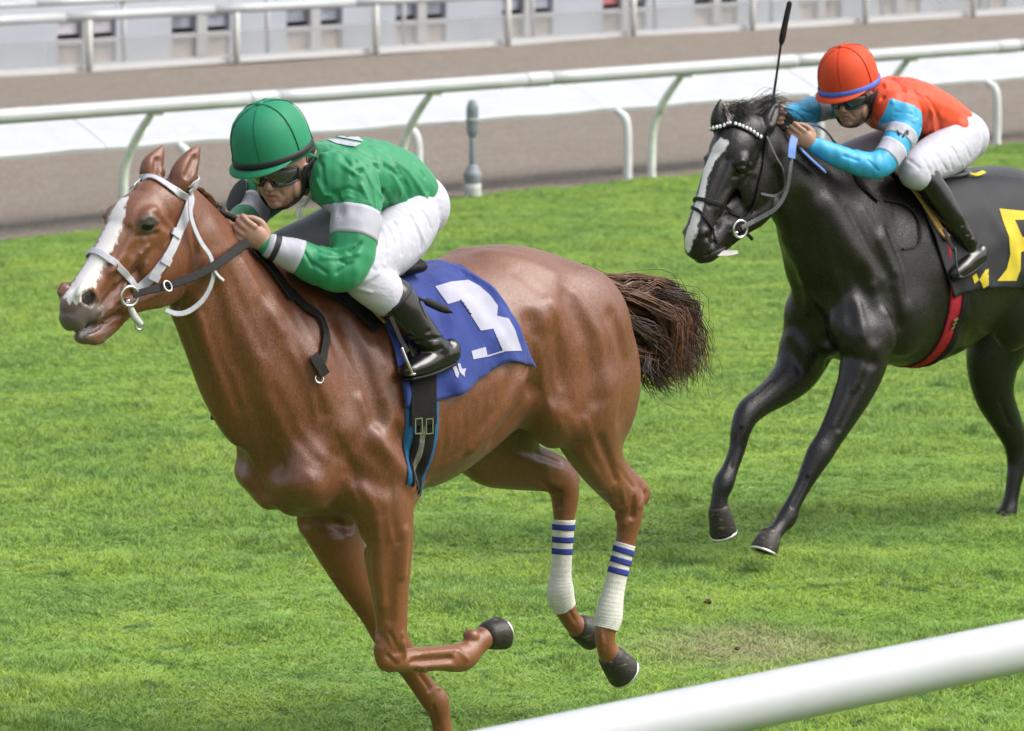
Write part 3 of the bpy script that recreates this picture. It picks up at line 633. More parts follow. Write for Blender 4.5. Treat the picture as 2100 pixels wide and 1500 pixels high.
parts += [E(966, 1304, .135, (.026, .030, .024))]
parts.append(tube(chain(fr, [(665, 1050, -.13, .11, .08), (694, 1118, -.13, .088, .072), (728, 1182, -.13, .075, .064), (770, 1250, -.125, .063, .054), (806, 1316, -.12, .058, .05), (835, 1358, -.115, .046, .042), (860, 1398, -.11, .040, .033), (880, 1424, -.11, .044, .036), (894, 1440, -.11, .048, .042), (902, 1468, -.11, .036, .034), (908, 1500, -.11, .034, .033), (914, 1524, -.11, .04, .04)])))
# haunch and hind legs
parts += [ell((-1.27, .135, 1.36), (.29, .15, .27), roty(20)), ell((-1.27, -.135, 1.36), (.29, .15, .27), roty(20))]
parts += [ell((-1.42, .125, 1.22), (.19, .125, .28)), ell((-1.30, -.125, 1.20), (.20, .12, .26), roty(-25))]
parts += [ell((-1.13, .17, 1.20), (.10, .10, .20), roty(15)), ell((-1.05, -.16, 1.10), (.12, .09, .2), roty(-20))]
parts.append(tube(chain(fr, [(1190, 780, .165, .20, .13), (1200, 850, .175, .155, .115), (1213, 910, .17, .112, .09), (1238, 962, .16, .082, .068), (1268, 1002, .15, .064, .052), (1290, 1030, .145, .056, .046), (1290, 1066, .14, .046, .042), (1284, 1105, .136, .036, .034), (1272, 1155, .13, .033, .030), (1260, 1205, .125, .034, .031), (1252, 1242, .122, .042, .038), (1248, 1268, .12, .046, .042), (1241, 1298, .12, .037, .035), (1243, 1325, .12, .035, .034), (1252, 1345, .12, .040, .04)])))
parts.append(tube(chain(fr, [(1262, 940, .155, .034, .03), (1292, 970, .15, .024, .024), (1318, 1000, .147, .026, .026), (1316, 1022, .145, .028, .028)])))
parts.append(tube(chain(fr, [(985, 880, -.13, .17, .11), (1010, 925, -.135, .13, .09), (1060, 950, -.135, .095, .075), (1108, 962, -.13, .078, .06), (1142, 976, -.13, .066, .05), (1157, 1005, -.13, .058, .046), (1158, 1038, -.127, .048, .04), (1156, 1072, -.125, .037, .034), (1153, 1130, -.122, .033, .030), (1150, 1180, -.12, .035, .032), (1149, 1206, -.12, .044, .040), (1151, 1226, -.12, .044, .040), (1162, 1256, -.12, .036, .034), (1176, 1278, -.12, .035, .034), (1188, 1288, -.12, .04, .04)])))
parts.append(tube(chain(fr, [(1105, 926, -.13, .03, .025), (1145, 938, -.13, .022, .02), (1172, 962, -.13, .024, .024), (1176, 985, -.13, .026, .026)])))
# tail root
parts.append(tube(chain(fr, [(1190, 570, 0, .055, .05), (1225, 580, 0, .045, .042), (1265, 592, 0, .036, .034), (1310, 600, 0, .02, .02)])))
K1 = Skin(parts, 0.0062, 7, fr)
def soft(K, hx, hz):
    V = K.V; w_ = np.clip((V[:, 2] - hz) / .14, 0, 1); w_ *= 1 - np.clip((V[:, 0] - hx) / .12, 0, 1); return w_
def sm(x): return np.clip(x, 0, 1)
K1.relax(soft(K1, .20, .82), 110)
K1.strokes([
    # face
    ([(330, 520), (300, 575), (262, 610)], .030, -.006, True), ([(262, 470), (235, 520), (205, 560)], .020, -.006, True),
    ([(318, 478), (285, 484)], .016, -.006, True), ([(285, 500), (250, 545)], .022, -.005, True), ([(240, 560), (215, 600)], .024, -.007, True),
    ([(178, 612)], .026, -.030, True), ([(184, 602), (188, 622)], .016, -.016, True), ([(158, 606), (168, 588), (188, 590), (200, 614)], .012, .006, True),
    ([(250, 648), (215, 655), (190, 668), (165, 680)], .010, -.012, True), ([(205, 640), (230, 632)], .018, .007, True),
    ([(392, 450), (402, 520), (385, 590), (360, 628)], .020, -.012, True), ([(210, 700), (195, 704)], .02, .006, False),
    ([(400, 325), (384, 360)], .020, -.010, False), ([(322, 330), (318, 355)], .020, -.009, False),
    ([(302, 506), (265, 545), (238, 578)], .013, .007, True), ([(292, 452), (308, 444), (326, 456)], .011, .007, True), ([(296, 474), (310, 478), (324, 470)], .010, .005, True), ([(320, 440), (345, 470)], .02, -.005, True),
    ([(270, 530), (250, 570)], .012, .004, False), ([(330, 600), (290, 618)], .010, .003, False), ([(225, 640), (245, 625)], .008, -.004, False),
    ])
K1.refresh(); NP1 = K1.pick(180, 612)[0]
for _ in range(2): K1.strokes([([NP1], .025, -.013, True), ([NP1 + np.array([-.012, 0, .010])], .015, -.010, True)])
MP1 = [K1.pick(*q)[0] for q in ((150, 690), (170, 686), (195, 674), (222, 656), (246, 642))]
for _ in range(2): K1.strokes([(MP1, .011, -.009, True)])
K1.strokes([([(776, 1312), (772, 1345), (785, 1372)], .018, .006), ([(800, 1300), (812, 1325)], .014, -.006), ([(828, 1318), (830, 1345)], .014, .007), ([(795, 1345), (812, 1362)], .012, -.005), ([(862, 1340), (930, 1334)], .012, .004), ([(850, 1352), (925, 1348)], .010, -.007), ([(860, 1368), (930, 1366)], .012, .004), ([(940, 1335), (958, 1352)], .014, .005),
    ([(850, 1375), (880, 1418)], .010, -.006), ([(868, 1372), (900, 1412)], .010, .005), ([(888, 1450), (896, 1490)], .010, -.005), ([(1255, 1035), (1258, 1065)], .014, .004), ([(1320, 1002), (1312, 1040)], .012, .005), ([(1232, 1305), (1236, 1335)], .010, .004), ([(1165, 1250), (1180, 1275)], .010, -.004)])
K1.gain = 1.4
K1.strokes([
    # neck and chest
    ([(440, 600), (475, 720), (530, 870), (570, 960)], .075, -.014, True), ([(400, 660), (440, 780), (480, 900)], .06, .008, True), ([(440, 480), (520, 600)], .07, .006, True),
    ([(560, 640), (640, 760), (700, 880)], .075, .012, True), ([(468, 880), (505, 950), (534, 1012)], .035, -.012, False), ([(575, 990), (640, 1000)], .07, .014, True), ([(560, 1050), (620, 1075), (700, 1085)], .045, -.012, False),
    ([(700, 660), (750, 770), (775, 860)], .05, -.010, True), ([(770, 720), (800, 800), (800, 880)], .05, .008, True),
    ([(770, 900), (810, 950), (845, 1000)], .05, .014, False), ([(812, 880), (852, 960), (868, 1010)], .03, -.014, False), ([(690, 940), (740, 980), (790, 1000)], .05, -.008, False), ([(650, 1060), (720, 1080), (745, 1120)], .03, -.010, False),
    # forearm and knee
    ([(775, 1070), (772, 1150), (782, 1240)], .03, .006, False), ([(804, 1120), (802, 1200), (800, 1270)], .028, -.004, False), ([(832, 1090), (826, 1180)], .028, .006, False), ([(775, 1335), (785, 1360)], .03, .006, False), ([(818, 1335)], .025, -.005, False),
    ([(845, 1358), (925, 1352)], .015, -.007, False), ([(690, 1190), (745, 1265)], .018, -.007, False), ([(862, 1385), (882, 1412)], .012, -.006, False),
    # ribs, flank, haunch
    ([(1085, 800), (1060, 850), (1020, 900)], .06, -.016, False), ([(1090, 660), (1095, 740), (1098, 800)], .055, -.012, True), ([(1112, 650), (1125, 630)], .08, .012, True),
    ([(1068, 780), (1020, 860), (970, 920)], .045, .009, False), ([(1160, 610), (1205, 700), (1220, 820)], .05, -.008, False), ([(1255, 650), (1280, 740), (1272, 860)], .045, -.008, False), ([(1130, 850), (1180, 880)], .07, .010, False),
    ([(1000, 520), (1060, 530), (1130, 560)], .06, .006, True),
    ([(1230, 900), (1265, 985)], .022, -.010, False), ([(1190, 930), (1235, 1000)], .035, .007, False), ([(1272, 1040), (1280, 1075)], .018, .005, False), ([(1300, 1025), (1296, 1060)], .018, -.008, False), ([(1258, 1030), (1262, 1055)], .024, .004, False),
    ([(1100, 930), (1150, 950)], .016, -.009, False), ([(1030, 960), (1110, 985), (1140, 1010)], .018, -.006, False), ([(1060, 940), (1120, 955)], .022, .005, False), ([(1148, 1010), (1146, 1040)], .014, -.005, False),
    ([(1232, 1290), (1236, 1320)], .014, .004, False)] +
    [([(905 + 22 * k, 850 - 10 * k), (912 + 20 * k, 900 - 12 * k), (905 + 16 * k, 950 - 14 * k)], .016, -.003, False) for k in range(6)])
K1.relax(soft(K1, .20, .80), 5)
K1.strokes([([(610, 640), (660, 740), (700, 820)], 0.025, 0.0031), ([(640, 620), (690, 720), (730, 800)], 0.025, -0.0037), ([(585, 660), (630, 760), (665, 850)], 0.027, -0.0037), ([(720, 650), (760, 740), (785, 820)], 0.022, 0.0031), ([(790, 760), (812, 840), (815, 900)], 0.020, -0.0037), ([(740, 820), (765, 880), (800, 930)], 0.025, 0.0037),
    ([(560, 800), (600, 880), (650, 940)], 0.031, -0.0037), ([(610, 880), (650, 930), (700, 960)], 0.027, 0.0037), ([(690, 900), (720, 950), (728, 990)], 0.022, -0.0037), ([(560, 900), (590, 950), (640, 980)], 0.025, 0.0031), ([(478, 760), (510, 860), (545, 960)], 0.018, 0.0025), ([(420, 640), (450, 740), (490, 840)], 0.020, -0.0031),
    ([(470, 560), (500, 640), (540, 720)], 0.027, -0.0031), ([(500, 540), (540, 620), (580, 680)], 0.027, 0.0031), ([(440, 520), (460, 600), (480, 680)], 0.025, 0.0025), ([(745, 1000), (770, 1050), (772, 1100)], 0.022, 0.0037), ([(800, 1000), (805, 1060), (815, 1110)], 0.020, -0.0037), ([(660, 1040), (700, 1060), (735, 1060)], 0.022, 0.0037),
    ([(772, 1300), (780, 1330)], 0.018, 0.0025), ([(790, 1310), (808, 1340)], 0.015, -0.0031), ([(826, 1300), (824, 1330)], 0.015, 0.0031),
    ([(1130, 620), (1165, 720), (1180, 830)], 0.035, 0.0037), ([(1180, 600), (1230, 690), (1250, 800)], 0.030, 0.0031), ([(1140, 700), (1150, 790)], 0.025, -0.0031), ([(1100, 700), (1112, 780), (1130, 840)], 0.022, 0.0037), ([(1060, 560), (1110, 600)], 0.037, -0.0031), ([(1160, 860), (1190, 930)], 0.025, -0.0031), ([(1200, 860), (1225, 940)], 0.022, 0.0031),
    ([(1075, 770), (1085, 740), (1080, 700)], 0.020, -0.0037), ([(1000, 780), (985, 860), (955, 930)], 0.025, -0.0025), ([(1030, 770), (1010, 850), (985, 905)], 0.022, 0.0025), ([(960, 800), (950, 880)], 0.022, -0.0025), ([(925, 830), (920, 910)], 0.022, 0.0025),
    ([(1045, 930), (1110, 945), (1150, 960)], 0.013, 0.0025), ([(1070, 970), (1130, 990)], 0.013, 0.0025), ([(1268, 960), (1300, 1000)], 0.013, -0.0037), ([(288, 520), (270, 555), (252, 592)], .009, .004), ([(300, 540), (285, 575)], .008, .003), ([(905, 955), (960, 925), (1010, 890)], .009, .005), ([(700, 980), (735, 1030), (740, 1090)], .009, .005), ([(1185, 900), (1215, 960), (1250, 1010)], .008, .004), ([(600, 720), (640, 800), (650, 880)], .009, .004), ([(1275, 1000), (1282, 1040)], 0.013, 0.0031)])
K1.relax(soft(K1, .20, .80), 6)
# the animal's own markings, plus shade painted into nostrils and mouth line
blz = np.array([K1.pick(*q)[0] for q in [(250, 412), (238, 440), (226, 475), (210, 510), (192, 545), (172, 578), (152, 600)]]); blz[:, 1] = np.clip(blz[:, 1], -.012, .02)
bw = np.zeros(len(K1.V))
for a, b, r in zip(blz[:-1], blz[1:], (.020, .030, .027, .027, .030, .034)): bw = np.maximum(bw, np.clip(1.6 - np.min([np.linalg.norm(K1.V - (a + (b - a) * t), axis=1) for t in np.linspace(0, 1, 8)], axis=0) / r, 0, 1))
pk = lambda u, v: K1.pick(u, v)[0]
muz = np.clip(1.5 - np.linalg.norm(K1.V - px(160, 648, 0), axis=1) / .084, 0, 1) * 0.95
for q, r in (((178, 612), .024), ((308, 462), .034)): muz = np.maximum(muz, np.clip(1.5 - np.minimum(np.linalg.norm(K1.V - pk(*q), axis=1), np.linalg.norm(K1.V - mir(pk(*q)), axis=1)) / r, 0, 1))
muz = np.maximum(muz, np.clip(1.4 - np.linalg.norm(K1.V - px(205, 690, 0), axis=1) / .06, 0, 1) * .7)
pt = np.clip((1.0 - K1.V[:, 2]) / .5, 0, .75) + np.clip((K1.V[:, 0] - .35) / .3, 0, .35)
deep = np.clip(1.5 - np.minimum(np.linalg.norm(K1.V - NP1, axis=1), np.linalg.norm(K1.V - mir(NP1), axis=1)) / .019, 0, 1)  # dark nostril skin, blackened further as painted shade of the hollow
deep = np.maximum(deep, np.clip(1.5 - np.min([np.linalg.norm(K1.V * np.array([1, s_, 1]) - (a + (b - a) * q), axis=1) for a, b in zip(MP1[:-1], MP1[1:]) for q in (0, .33, .67) for s_ in (1, -1)], axis=0) / .007, 0, 1) * .8)  # shade of the open mouth painted along the lip line
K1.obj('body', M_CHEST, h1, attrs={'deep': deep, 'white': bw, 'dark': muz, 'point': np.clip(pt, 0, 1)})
for s, (u, v) in ((1, (309, 462)), (-1, (309, 462))):
    c = K1.pick(u, v)[0] * np.array([1, s, 1]); obj('eye', *ell(c - np.array([0, s * .015, 0]), (.025, .019, .019), None, 20, 14), M_EYE, h1)
hoof_parts(h1, px(998, 1304, .134), px(1026, 1290, .134), px(1040, 1330, .13) - px(1000, 1290, .13), 1.02)
hoof_parts(h1, px(914, 1518, -.11), px(922, 1556, -.11), (1, 0, 0.1))
hoof_parts(h1, px(1252, 1346, .12), px(1282, 1372, .12), px(1250, 1400, .12) - px(1270, 1340, .12), 1.04)
hoof_parts(h1, px(1186, 1286, -.12), px(1214, 1292, -.12), px(1195, 1322, -.12) - px(1200, 1270, -.12), 1.0)
# tail: gathered dark chestnut hair streaming back
M_TAILX = mat('chestnut_tail_root', (0.115, 0.045, 0.019), 0.40, 0.5, var=0.35, scale=60)
def fan1(s, r):
    m = lambda a, b: (np.array(a) * (1 - s) + np.array(b) * s) + r.normal(size=2) * 11; l = r.normal() * .045
    p0 = (1206 + 22 * s, 562 + 24 * s); q = [(*p0, l * .3), (*m((1256, 582), (1256, 628)), l * .7), (*m((1318, 584), (1276, 672)), l), (*m((1382, 584), (1300, 716)), l * 1.3), (*m((1424, 640), (1316, 742)), l * 1.5), (*m((1438, 708), (1340, 768)), l * 1.6), (*m((1436, 768), (1366, 790)), l * 1.7)]
    return [px(*c) for c in q]
V, F, ix = locks(fan1, 60, 26, .0026, .0006, 21, .011, .022); V2, F2, i2 = locks(fan1, 40, 2, .0012, .0005, 33, .030, .045); F2 = [tuple(q + len(V) for q in f) for f in F2]
tl = obj('tail', np.vstack([V, V2]), F + F2, [M_TAILR, M_TAILX], h1, midx=ix + i2); tl['kind'] = 'stuff'
V, F, ix = locks(lambda s, r: [px(402 + 40 * s, 384 + 45 * s, -.012), px(412 + 42 * s, 392 + 48 * s, -.04), px(420 + 50 * s, 420 + 55 * s, -.09), px(440 + 55 * s, 470 + 60 * s, -.12)], 18, 16, .0016, .0006, 5, .008, .005, 10)
mn = obj('mane', V, F, [M_TAILX, M_TAILX], h1, midx=ix); mn['kind'] = 'stuff'

# ---------------------------------------------------------------- horse 2: near black
fr = H2F; px = fr.px
h2 = thing('horse', 'near-black racehorse with a narrow white stripe running second', 'horse', fr, (-0.6, 0, 0))
HR2 = roty(52); parts = []
parts.append(sections([
    (0.00, 1.20, 0.02, 1.00, .06, .55, 1, 1), (-.03, 1.30, 0.01, .90, .15, .55, 1, 1), (-.10, 1.44, -.05, .83, .205, .6, 1.15, 1),
    (-.22, 1.58, -.20, .80, .225, .62, 1.5, 1), (-.38, 1.625, -.38, .775, .25, .62, 1.5, .95), (-.55, 1.59, -.56, .755, .28, .58, 1.2, .95),
    (-.72, 1.565, -.74, .775, .295, .55, 1.0, 1), (-.88, 1.565, -.90, .83, .29, .5, .95, 1), (-1.02, 1.565, -1.04, .89, .28, .42, .95, 1),
    (-1.16, 1.56, -1.16, .95, .27, .42, .95, 1), (-1.32, 1.52, -1.30, .99, .25, .45, .95, 1), (-1.45, 1.465, -1.42, 1.03, .20, .5, 1, 1),
    (-1.53, 1.41, -1.52, 1.09, .13, .5, 1, 1), (-1.58, 1.35, -1.57, 1.17, .06, .5, 1, 1)]))
nk = lambda tu, tv, bu, bv: (*px(tu, tv, 0)[[0, 2]], *px(bu, bv, 0)[[0, 2]])
parts.append(sections([
    (-.46, 1.60, -.26, .90, .16, .55, 1.3, 1), (-.30, 1.63, -.06, .92, .195, .6, 1.35, 1), (-.14, 1.64, .07, 1.06, .185, .6, 1.35, 1), (.0, 1.67, .15, 1.18, .155, .6, 1.3, .95),
    (.12, 1.715, .215, 1.30, .125, .6, 1.25, .9), (.23, 1.77, .29, 1.42, .105, .58, 1.2, .85), (.33, 1.83, .38, 1.49, .092, .55, 1.15, .85), (.41, 1.86, .46, 1.53, .08, .5, 1.1, .9), (.46, 1.85, .50, 1.60, .06, .5, 1, 1)]))
parts += [ell(px(1530, 278, 0), (.10, .082, .095), HR2), ell(px(1502, 305, 0), (.12, .094, .09), HR2)]
parts.append(tube(chain(fr, [(1510, 320, 0, .10, .088), (1486, 350, 0, .088, .078), (1464, 392, 0, .072, .062), (1448, 430, 0, .060, .052), (1436, 464, 0, .054, .054), (1430, 492, 0, .050, .058), (1428, 510, 0, .042, .052)]), 4, 24))
parts += [q for s in (1, -1) for q in [ell(px(1556, 372, .052) * np.array([1, s, 1]), (.125, .036, .105), HR2), ell(px(1521, 330, .08) * np.array([1, s, 1]), (.045, .028, .030), HR2), ell(px(1490, 395, .055) * np.array([1, s, 1]), (.10, .014, .018), HR2),
          ell(px(1444, 480, .038) * np.array([1, s, 1]), (.034, .020, .036), HR2), ell(px(1455, 512, .03) * np.array([1, s, 1]), (.034, .024, .026), HR2)]]
for s in (1, -1):
    parts.append(tube([(*(np.array(r[:3]) * np.array([1, s, 1])), *r[3:]) for r in chain(fr, [(1580, 412, .050, .05, .030), (1556, 440, .046, .05, .030), (1526, 462, .034, .042, .026), (1498, 486, .022, .036, .026), (1480, 502, .012, .03, .026)])]))
parts.append(tube(chain(fr, [(1530, 440, 0, .06, .04), (1496, 480, 0, .045, .035), (1470, 508, 0, .034, .038), (1452, 524, 0, .030, .038), (1438, 530, 0, .022, .034)]), 4, 20))
parts.append(tube(chain(fr, [(1545, 400, 0, .10, .055), (1512, 432, 0, .08, .050), (1486, 464, 0, .062, .046), (1464, 492, 0, .050, .046), (1448, 512, 0, .040, .044)]), 4, 20))
parts.append(ear(fr, (1570, 262), (1582, 238), (1603, 200), .055, .034)); parts.append(ear(fr, (1474, 262), (1474, 235), (1478, 201), -.045, .034))
parts += [q for s in (1, -1) for q in [ell((-.19, .12 * s, 1.19), (.15, .085, .32), roty(26)), ell((-.06, .135 * s, 1.00), (.13, .095, .15)), ell((-.32, .165 * s, 1.02), (.16, .095, .20), roty(-10))]]
parts.append(tube(chain(fr, [(1775, 690, .17, .15, .10), (1770, 745, .172, .115, .09), (1752, 800, .17, .090, .075), (1728, 850, .165, .072, .06), (1700, 900, .155, .058, .05), (1680, 932, .15, .058, .05), (1664, 962, .145, .046, .043), (1645, 1000, .14, .036, .032), (1626, 1036, .135, .036, .032), (1614, 1062, .13, .044, .04), (1598, 1082, .13, .034, .033), (1584, 1098, .13, .038, .038)])))
parts.append(tube(chain(fr, [(1650, 720, -.15, .14, .10), (1632, 762, -.15, .105, .085), (1600, 796, -.145, .078, .066), (1565, 822, -.14, .060, .054), (1535, 846, -.135, .058, .05), (1520, 880, -.13, .046, .042), (1512, 920, -.13, .036, .034), (1498, 960, -.128, .036, .033), (1484, 992, -.125, .045, .042), (1476, 1020, -.125, .035, .034), (1474, 1044, -.125, .040, .04)])))
parts += [q for s in (1, -1) for q in [ell((-1.27, .135 * s, 1.24), (.29, .15, .27), roty(20)), ell((-1.40, .125 * s, 1.08), (.19, .125, .26)), ell((-1.05, .16 * s, 1.0), (.14, .10, .22), roty(-10 if s > 0 else -35))]]
# far hind reaching under the belly (just landing), near hind trailing out of frame
parts.append(tube(chain(fr, [(2050, 690, -.13, .19, .11), (2036, 750, -.135, .14, .095), (2040, 810, -.135, .098, .078), (2062, 860, -.13, .075, .06), (2082, 905, -.13, .062, .05), (2086, 945, -.125, .050, .042), (2080, 985, -.12, .038, .034), (2073, 1025, -.12, .035, .032), (2066, 1052, -.12, .044, .04), (2058, 1070, -.12, .036, .035), (2052, 1080, -.12, .04, .04)])))
parts.append(tube([(-1.42, .15, 1.0, .18, .12), (-1.52, .15, .86, .12, .09), (-1.66, .145, .74, .08, .065), (-1.80, .14, .64, .062, .05), (-1.86, .14, .52, .045, .04), (-1.90, .13, .38, .035, .032), (-1.95, .125, .26, .036, .033), (-1.98, .12, .18, .046, .042), (-2.03, .12, .11, .036, .034), (-2.07, .12, .08, .04, .04)]))
parts.append(tube([(-1.52, 0, 1.41, .05, .05), (-1.62, 0, 1.40, .04, .04), (-1.75, 0, 1.34, .02, .02)]))
K2 = Skin(parts, 0.0066, 7, fr); K2.relax(soft(K2, .26, .74), 100)
K2.strokes([
    ([(1545, 370), (1530, 410), (1500, 450)], .030, -.006, True), ([(1490, 330), (1472, 375), (1455, 420)], .020, -.006, True), ([(1528, 358), (1505, 362)], .016, -.006, True), ([(1480, 430), (1470, 465)], .024, -.004, True),
    ([(1452, 488)], .019, -.018, True), ([(1457, 484), (1456, 498)], .012, -.010, True), ([(1440, 480), (1448, 472), (1462, 478), (1464, 495)], .010, .005, True),
    ([(1488, 506), (1465, 518), (1445, 526), (1428, 530)], .010, -.011, True), ([(1592, 345), (1600, 390), (1585, 430)], .022, -.012, True), ([(1594, 222), (1584, 250)], .018, -.010, False), ([(1505, 336), (1522, 330), (1540, 340)], .011, .007, True), ([(1510, 358), (1524, 362), (1538, 354)], .010, .005, True), ([(1515, 388), (1490, 425), (1470, 455)], .013, .006, True)])
K2.gain = 1.4
K2.strokes([
    ([(1640, 420), (1655, 500), (1680, 600)], .08, -.014, True), ([(1605, 500), (1615, 580), (1640, 640)], .06, .008, True), ([(1700, 420), (1740, 500), (1790, 570)], .08, .012, True),
    ([(1650, 600), (1680, 650), (1690, 700)], .035, -.014, False), ([(1715, 670)], .08, .014, False), ([(1810, 490), (1840, 570), (1850, 640)], .06, .010, False), ([(1760, 560), (1785, 640), (1795, 690)], .05, -.009, False),
    ([(1815, 650), (1830, 700)], .06, .012, False), ([(1700, 745), (1740, 730), (1790, 745)], .035, -.010, False), ([(1625, 690), (1665, 740)], .05, .010, False), ([(1690, 700), (1700, 780)], .04, -.012, False),
    ([(1735, 800), (1705, 870)], .026, .004, False), ([(1760, 800), (1722, 880)], .022, -.004, False), ([(1655, 980), (1625, 1040)], .012, -.005, False), ([(1520, 880), (1500, 960)], .012, -.005, False),
    ([(1960, 660), (2000, 700)], .06, -.010, False), ([(2050, 820), (2070, 870)], .018, -.006, False)])
K2.relax(soft(K2, .26, .70), 5)
K2.strokes([([(1740, 430), (1775, 500), (1810, 560)], 0.027, -0.0037), ([(1770, 430), (1805, 500), (1835, 560)], 0.027, 0.0037), ([(1820, 470), (1850, 540), (1862, 610)], 0.025, -0.0037), ([(1790, 590), (1815, 640)], 0.037, 0.0050), ([(1830, 600), (1845, 670)], 0.027, -0.0037), ([(1760, 620), (1770, 690)], 0.027, 0.0037), ([(1730, 580), (1745, 660)], 0.031, -0.0043), ([(1660, 480), (1680, 560)], 0.031, 0.0037),
    ([(1640, 560), (1655, 640)], 0.027, 0.0037), ([(1620, 700), (1640, 760)], 0.025, -0.0037), ([(1770, 740), (1750, 800)], 0.020, 0.0037), ([(1790, 730), (1770, 790)], 0.018, -0.0031), ([(1580, 780), (1550, 815)], 0.015, 0.0031), ([(1960, 640), (1950, 720)], 0.031, 0.0031), ([(1990, 620), (1985, 700)], 0.027, -0.0031)])
K2.relax(soft(K2, .26, .70), 6)
blz = np.array([K2.pick(*q)[0] for q in [(1478, 298), (1462, 320), (1448, 350), (1440, 390), (1430, 430), (1420, 468), (1410, 505)]]); blz[:, 1] = np.clip(blz[:, 1], -.015, .02)
bw = np.zeros(len(K2.V))
for a, b, r in zip(blz[:-1], blz[1:], (.026, .022, .016, .017, .019, .022)): bw = np.maximum(bw, np.clip(1.6 - np.min([np.linalg.norm(K2.V - (a + (b - a) * t), axis=1) for t in np.linspace(0, 1, 8)], axis=0) / r, 0, 1))
K2.obj('body', M_BLACK, h2, attrs={'deep': np.zeros(len(K2.V)), 'white': bw, 'dark': np.zeros(len(K2.V)), 'point': np.clip((.9 - K2.V[:, 2]) / .4, 0, 1)})
for s in (1, -1):
    c = K2.pick(1524, 346)[0] * np.array([1, s, 1]); obj('eye', *ell(c - np.array([0, s * .012, 0]), (.024, .020, .022), None, 20, 14), M_EYE, h2)
hoof_parts(h2, px(1582, 1096, .13), px(1570, 1132, .13), px(1530, 1132, .13) - px(1600, 1126, .13))
hoof_parts(h2, px(1474, 1044, -.125), px(1488, 1090, -.125), px(1455, 1105, -.125) - px(1512, 1075, -.125))
hoof_parts(h2, px(2053, 1072, -.12), (*px(2045, 1092, -.12)[:2], 0.005), (1, 0, 0.05), shoe=False)
hoof_parts(h2, (-2.07, .12, .085), (-2.10, .12, .02), (-.3, 0, -1))
V, F = hair(lambda r: r.normal(size=3) * np.array([.03, .028, .02]), [[(-1.55, 0, 1.42), (-1.75, 0, 1.38), (-2.0, 0, 1.2), (-2.15, 0, .95)]], 500, .0022, .0006, 22, .06, 12, .02)
tl = obj('tail', V, F, M_MANEB, h2); tl['kind'] = 'stuff'
gm = [[px(1535, 232, 0), px(1560, 215, .0), px(1585, 205, .02), px(1605, 215, .03)], [px(1520, 235, 0), px(1510, 220, -.01), px(1525, 225, 0.02), px(1540, 250, .03)], [px(1545, 238, 0), px(1580, 225, -.02), px(1620, 245, -.05), px(1650, 290, -.08)], [px(1600, 262, 0), px(1640, 285, -.03), px(1680, 340, -.09)], [px(1660, 300, 0), px(1700, 320, -.04), px(1740, 380, -.12)]]
V, F = hair(lambda r: r.normal(size=3) * np.array([.03, .016, .010]), gm, 520, .0017, .0005, 8, .022, 10, .010)
mn = obj('mane', V, F, M_MANEB, h2); mn['kind'] = 'stuff'
# ================================================================ tack
M_WLEA = mat('white_leather', (0.40, 0.40, 0.445), 0.5, 0.4, var=0.1, scale=60, bump=.2)
M_BLEA = mat('black_leather', (0.008, 0.007, 0.007), 0.55, 0.2, var=0.3, scale=60, bump=.3, dirt=((0.016, 0.014, 0.013), 40, .62))
M_GLEA = mat('grey_worn_leather', (0.05, 0.05, 0.058), 0.35, 0.5, var=0.35, scale=50, bump=.3)
M_STEEL = mat('polished_steel', (0.55, 0.55, 0.55), 0.22, 0.5, metal=1.0, var=0.05)
M_TANP = mat('tan_leather', (0.42, 0.25, 0.085), 0.6, 0.4, var=0.2, scale=60)
M_BLUEC = mat('blue_cloth', (0.024, 0.042, 0.20), 0.75, 0.25, var=0.10, scale=18, bump=.3, bscale=900, sheen=.1, crease=(9, .2, (1, 1, .5)))
M_WHITEC = mat('white_print', (0.34, 0.34, 0.42), 0.75, 0.25, var=0.06, scale=18)
M_BLKC = mat('black_cloth', (0.010, 0.010, 0.014), 0.6, 0.35, var=0.2, scale=18, bump=.3, bscale=900)
M_YELC = mat('yellow_print', (0.48, 0.375, 0.028), 0.7, 0.3, var=0.10, scale=18)
M_WEB = mat('black_webbing', (0.011, 0.010, 0.010), 0.8, 0.15, var=0.25, scale=80, bump=.5, bscale=400)
M_TEAL = mat('blue_girth_edge', (0.012, 0.085, 0.20), 0.6, 0.3, var=0.15, scale=50)
M_GREYW = mat('grey_webbing', (0.16, 0.145, 0.13), 0.85, 0.2, var=0.3, scale=90)
M_RED = mat('red_girth', (0.30, 0.008, 0.020), 0.65, 0.3, var=0.15, scale=50, bump=.4, bscale=300)
M_BAND = mat('white_bandage', (0.54, 0.53, 0.49), 0.85, 0.2, var=0.08, scale=40, bump=.5, bscale=220, dirt=((0.42, 0.38, 0.28), 26, .62))
M_NAVY = mat('navy_stripe', (0.035, 0.045, 0.22), 0.85, 0.2, var=0.12, scale=40)
def strap(K, pts, width, parent, m, name, off=.005, thick=.0045, mirror=False, sub=6, closed_to_far=False):
    """a strap lying on the animal along picked points; mirror: carry it on round the far side"""
    P, N = zip(*[K.pick(*q, off) if len(q) == 2 else K.near(q, off) for q in pts])
    P, N = list(P), list(N)
    if mirror: P = [mir(p) for p in P[::-1]] + P; N = [mir(n) for n in N[::-1]] + N
    D = crom(np.hstack([P, N]), sub); Q = []
    for r in D:
        h = K.near(r[:3], off); Q.append(np.hstack([h[0], h[1]]) if np.linalg.norm(h[0] - r[:3]) < .03 else r)
    D = np.array(Q); D[1:-1] = (D[:-2] + 2 * D[1:-1] + D[2:]) / 4
    return obj(name, *ribbon(D[:, :3], D[:, 3:6], width, thick), m, parent)
def free_strap(P, N, width, thick, parent, m, name, sub=6): return obj(name, *ribbon(P, np.broadcast_to(N, (len(P), 3)), width, thick, sub), m, parent)
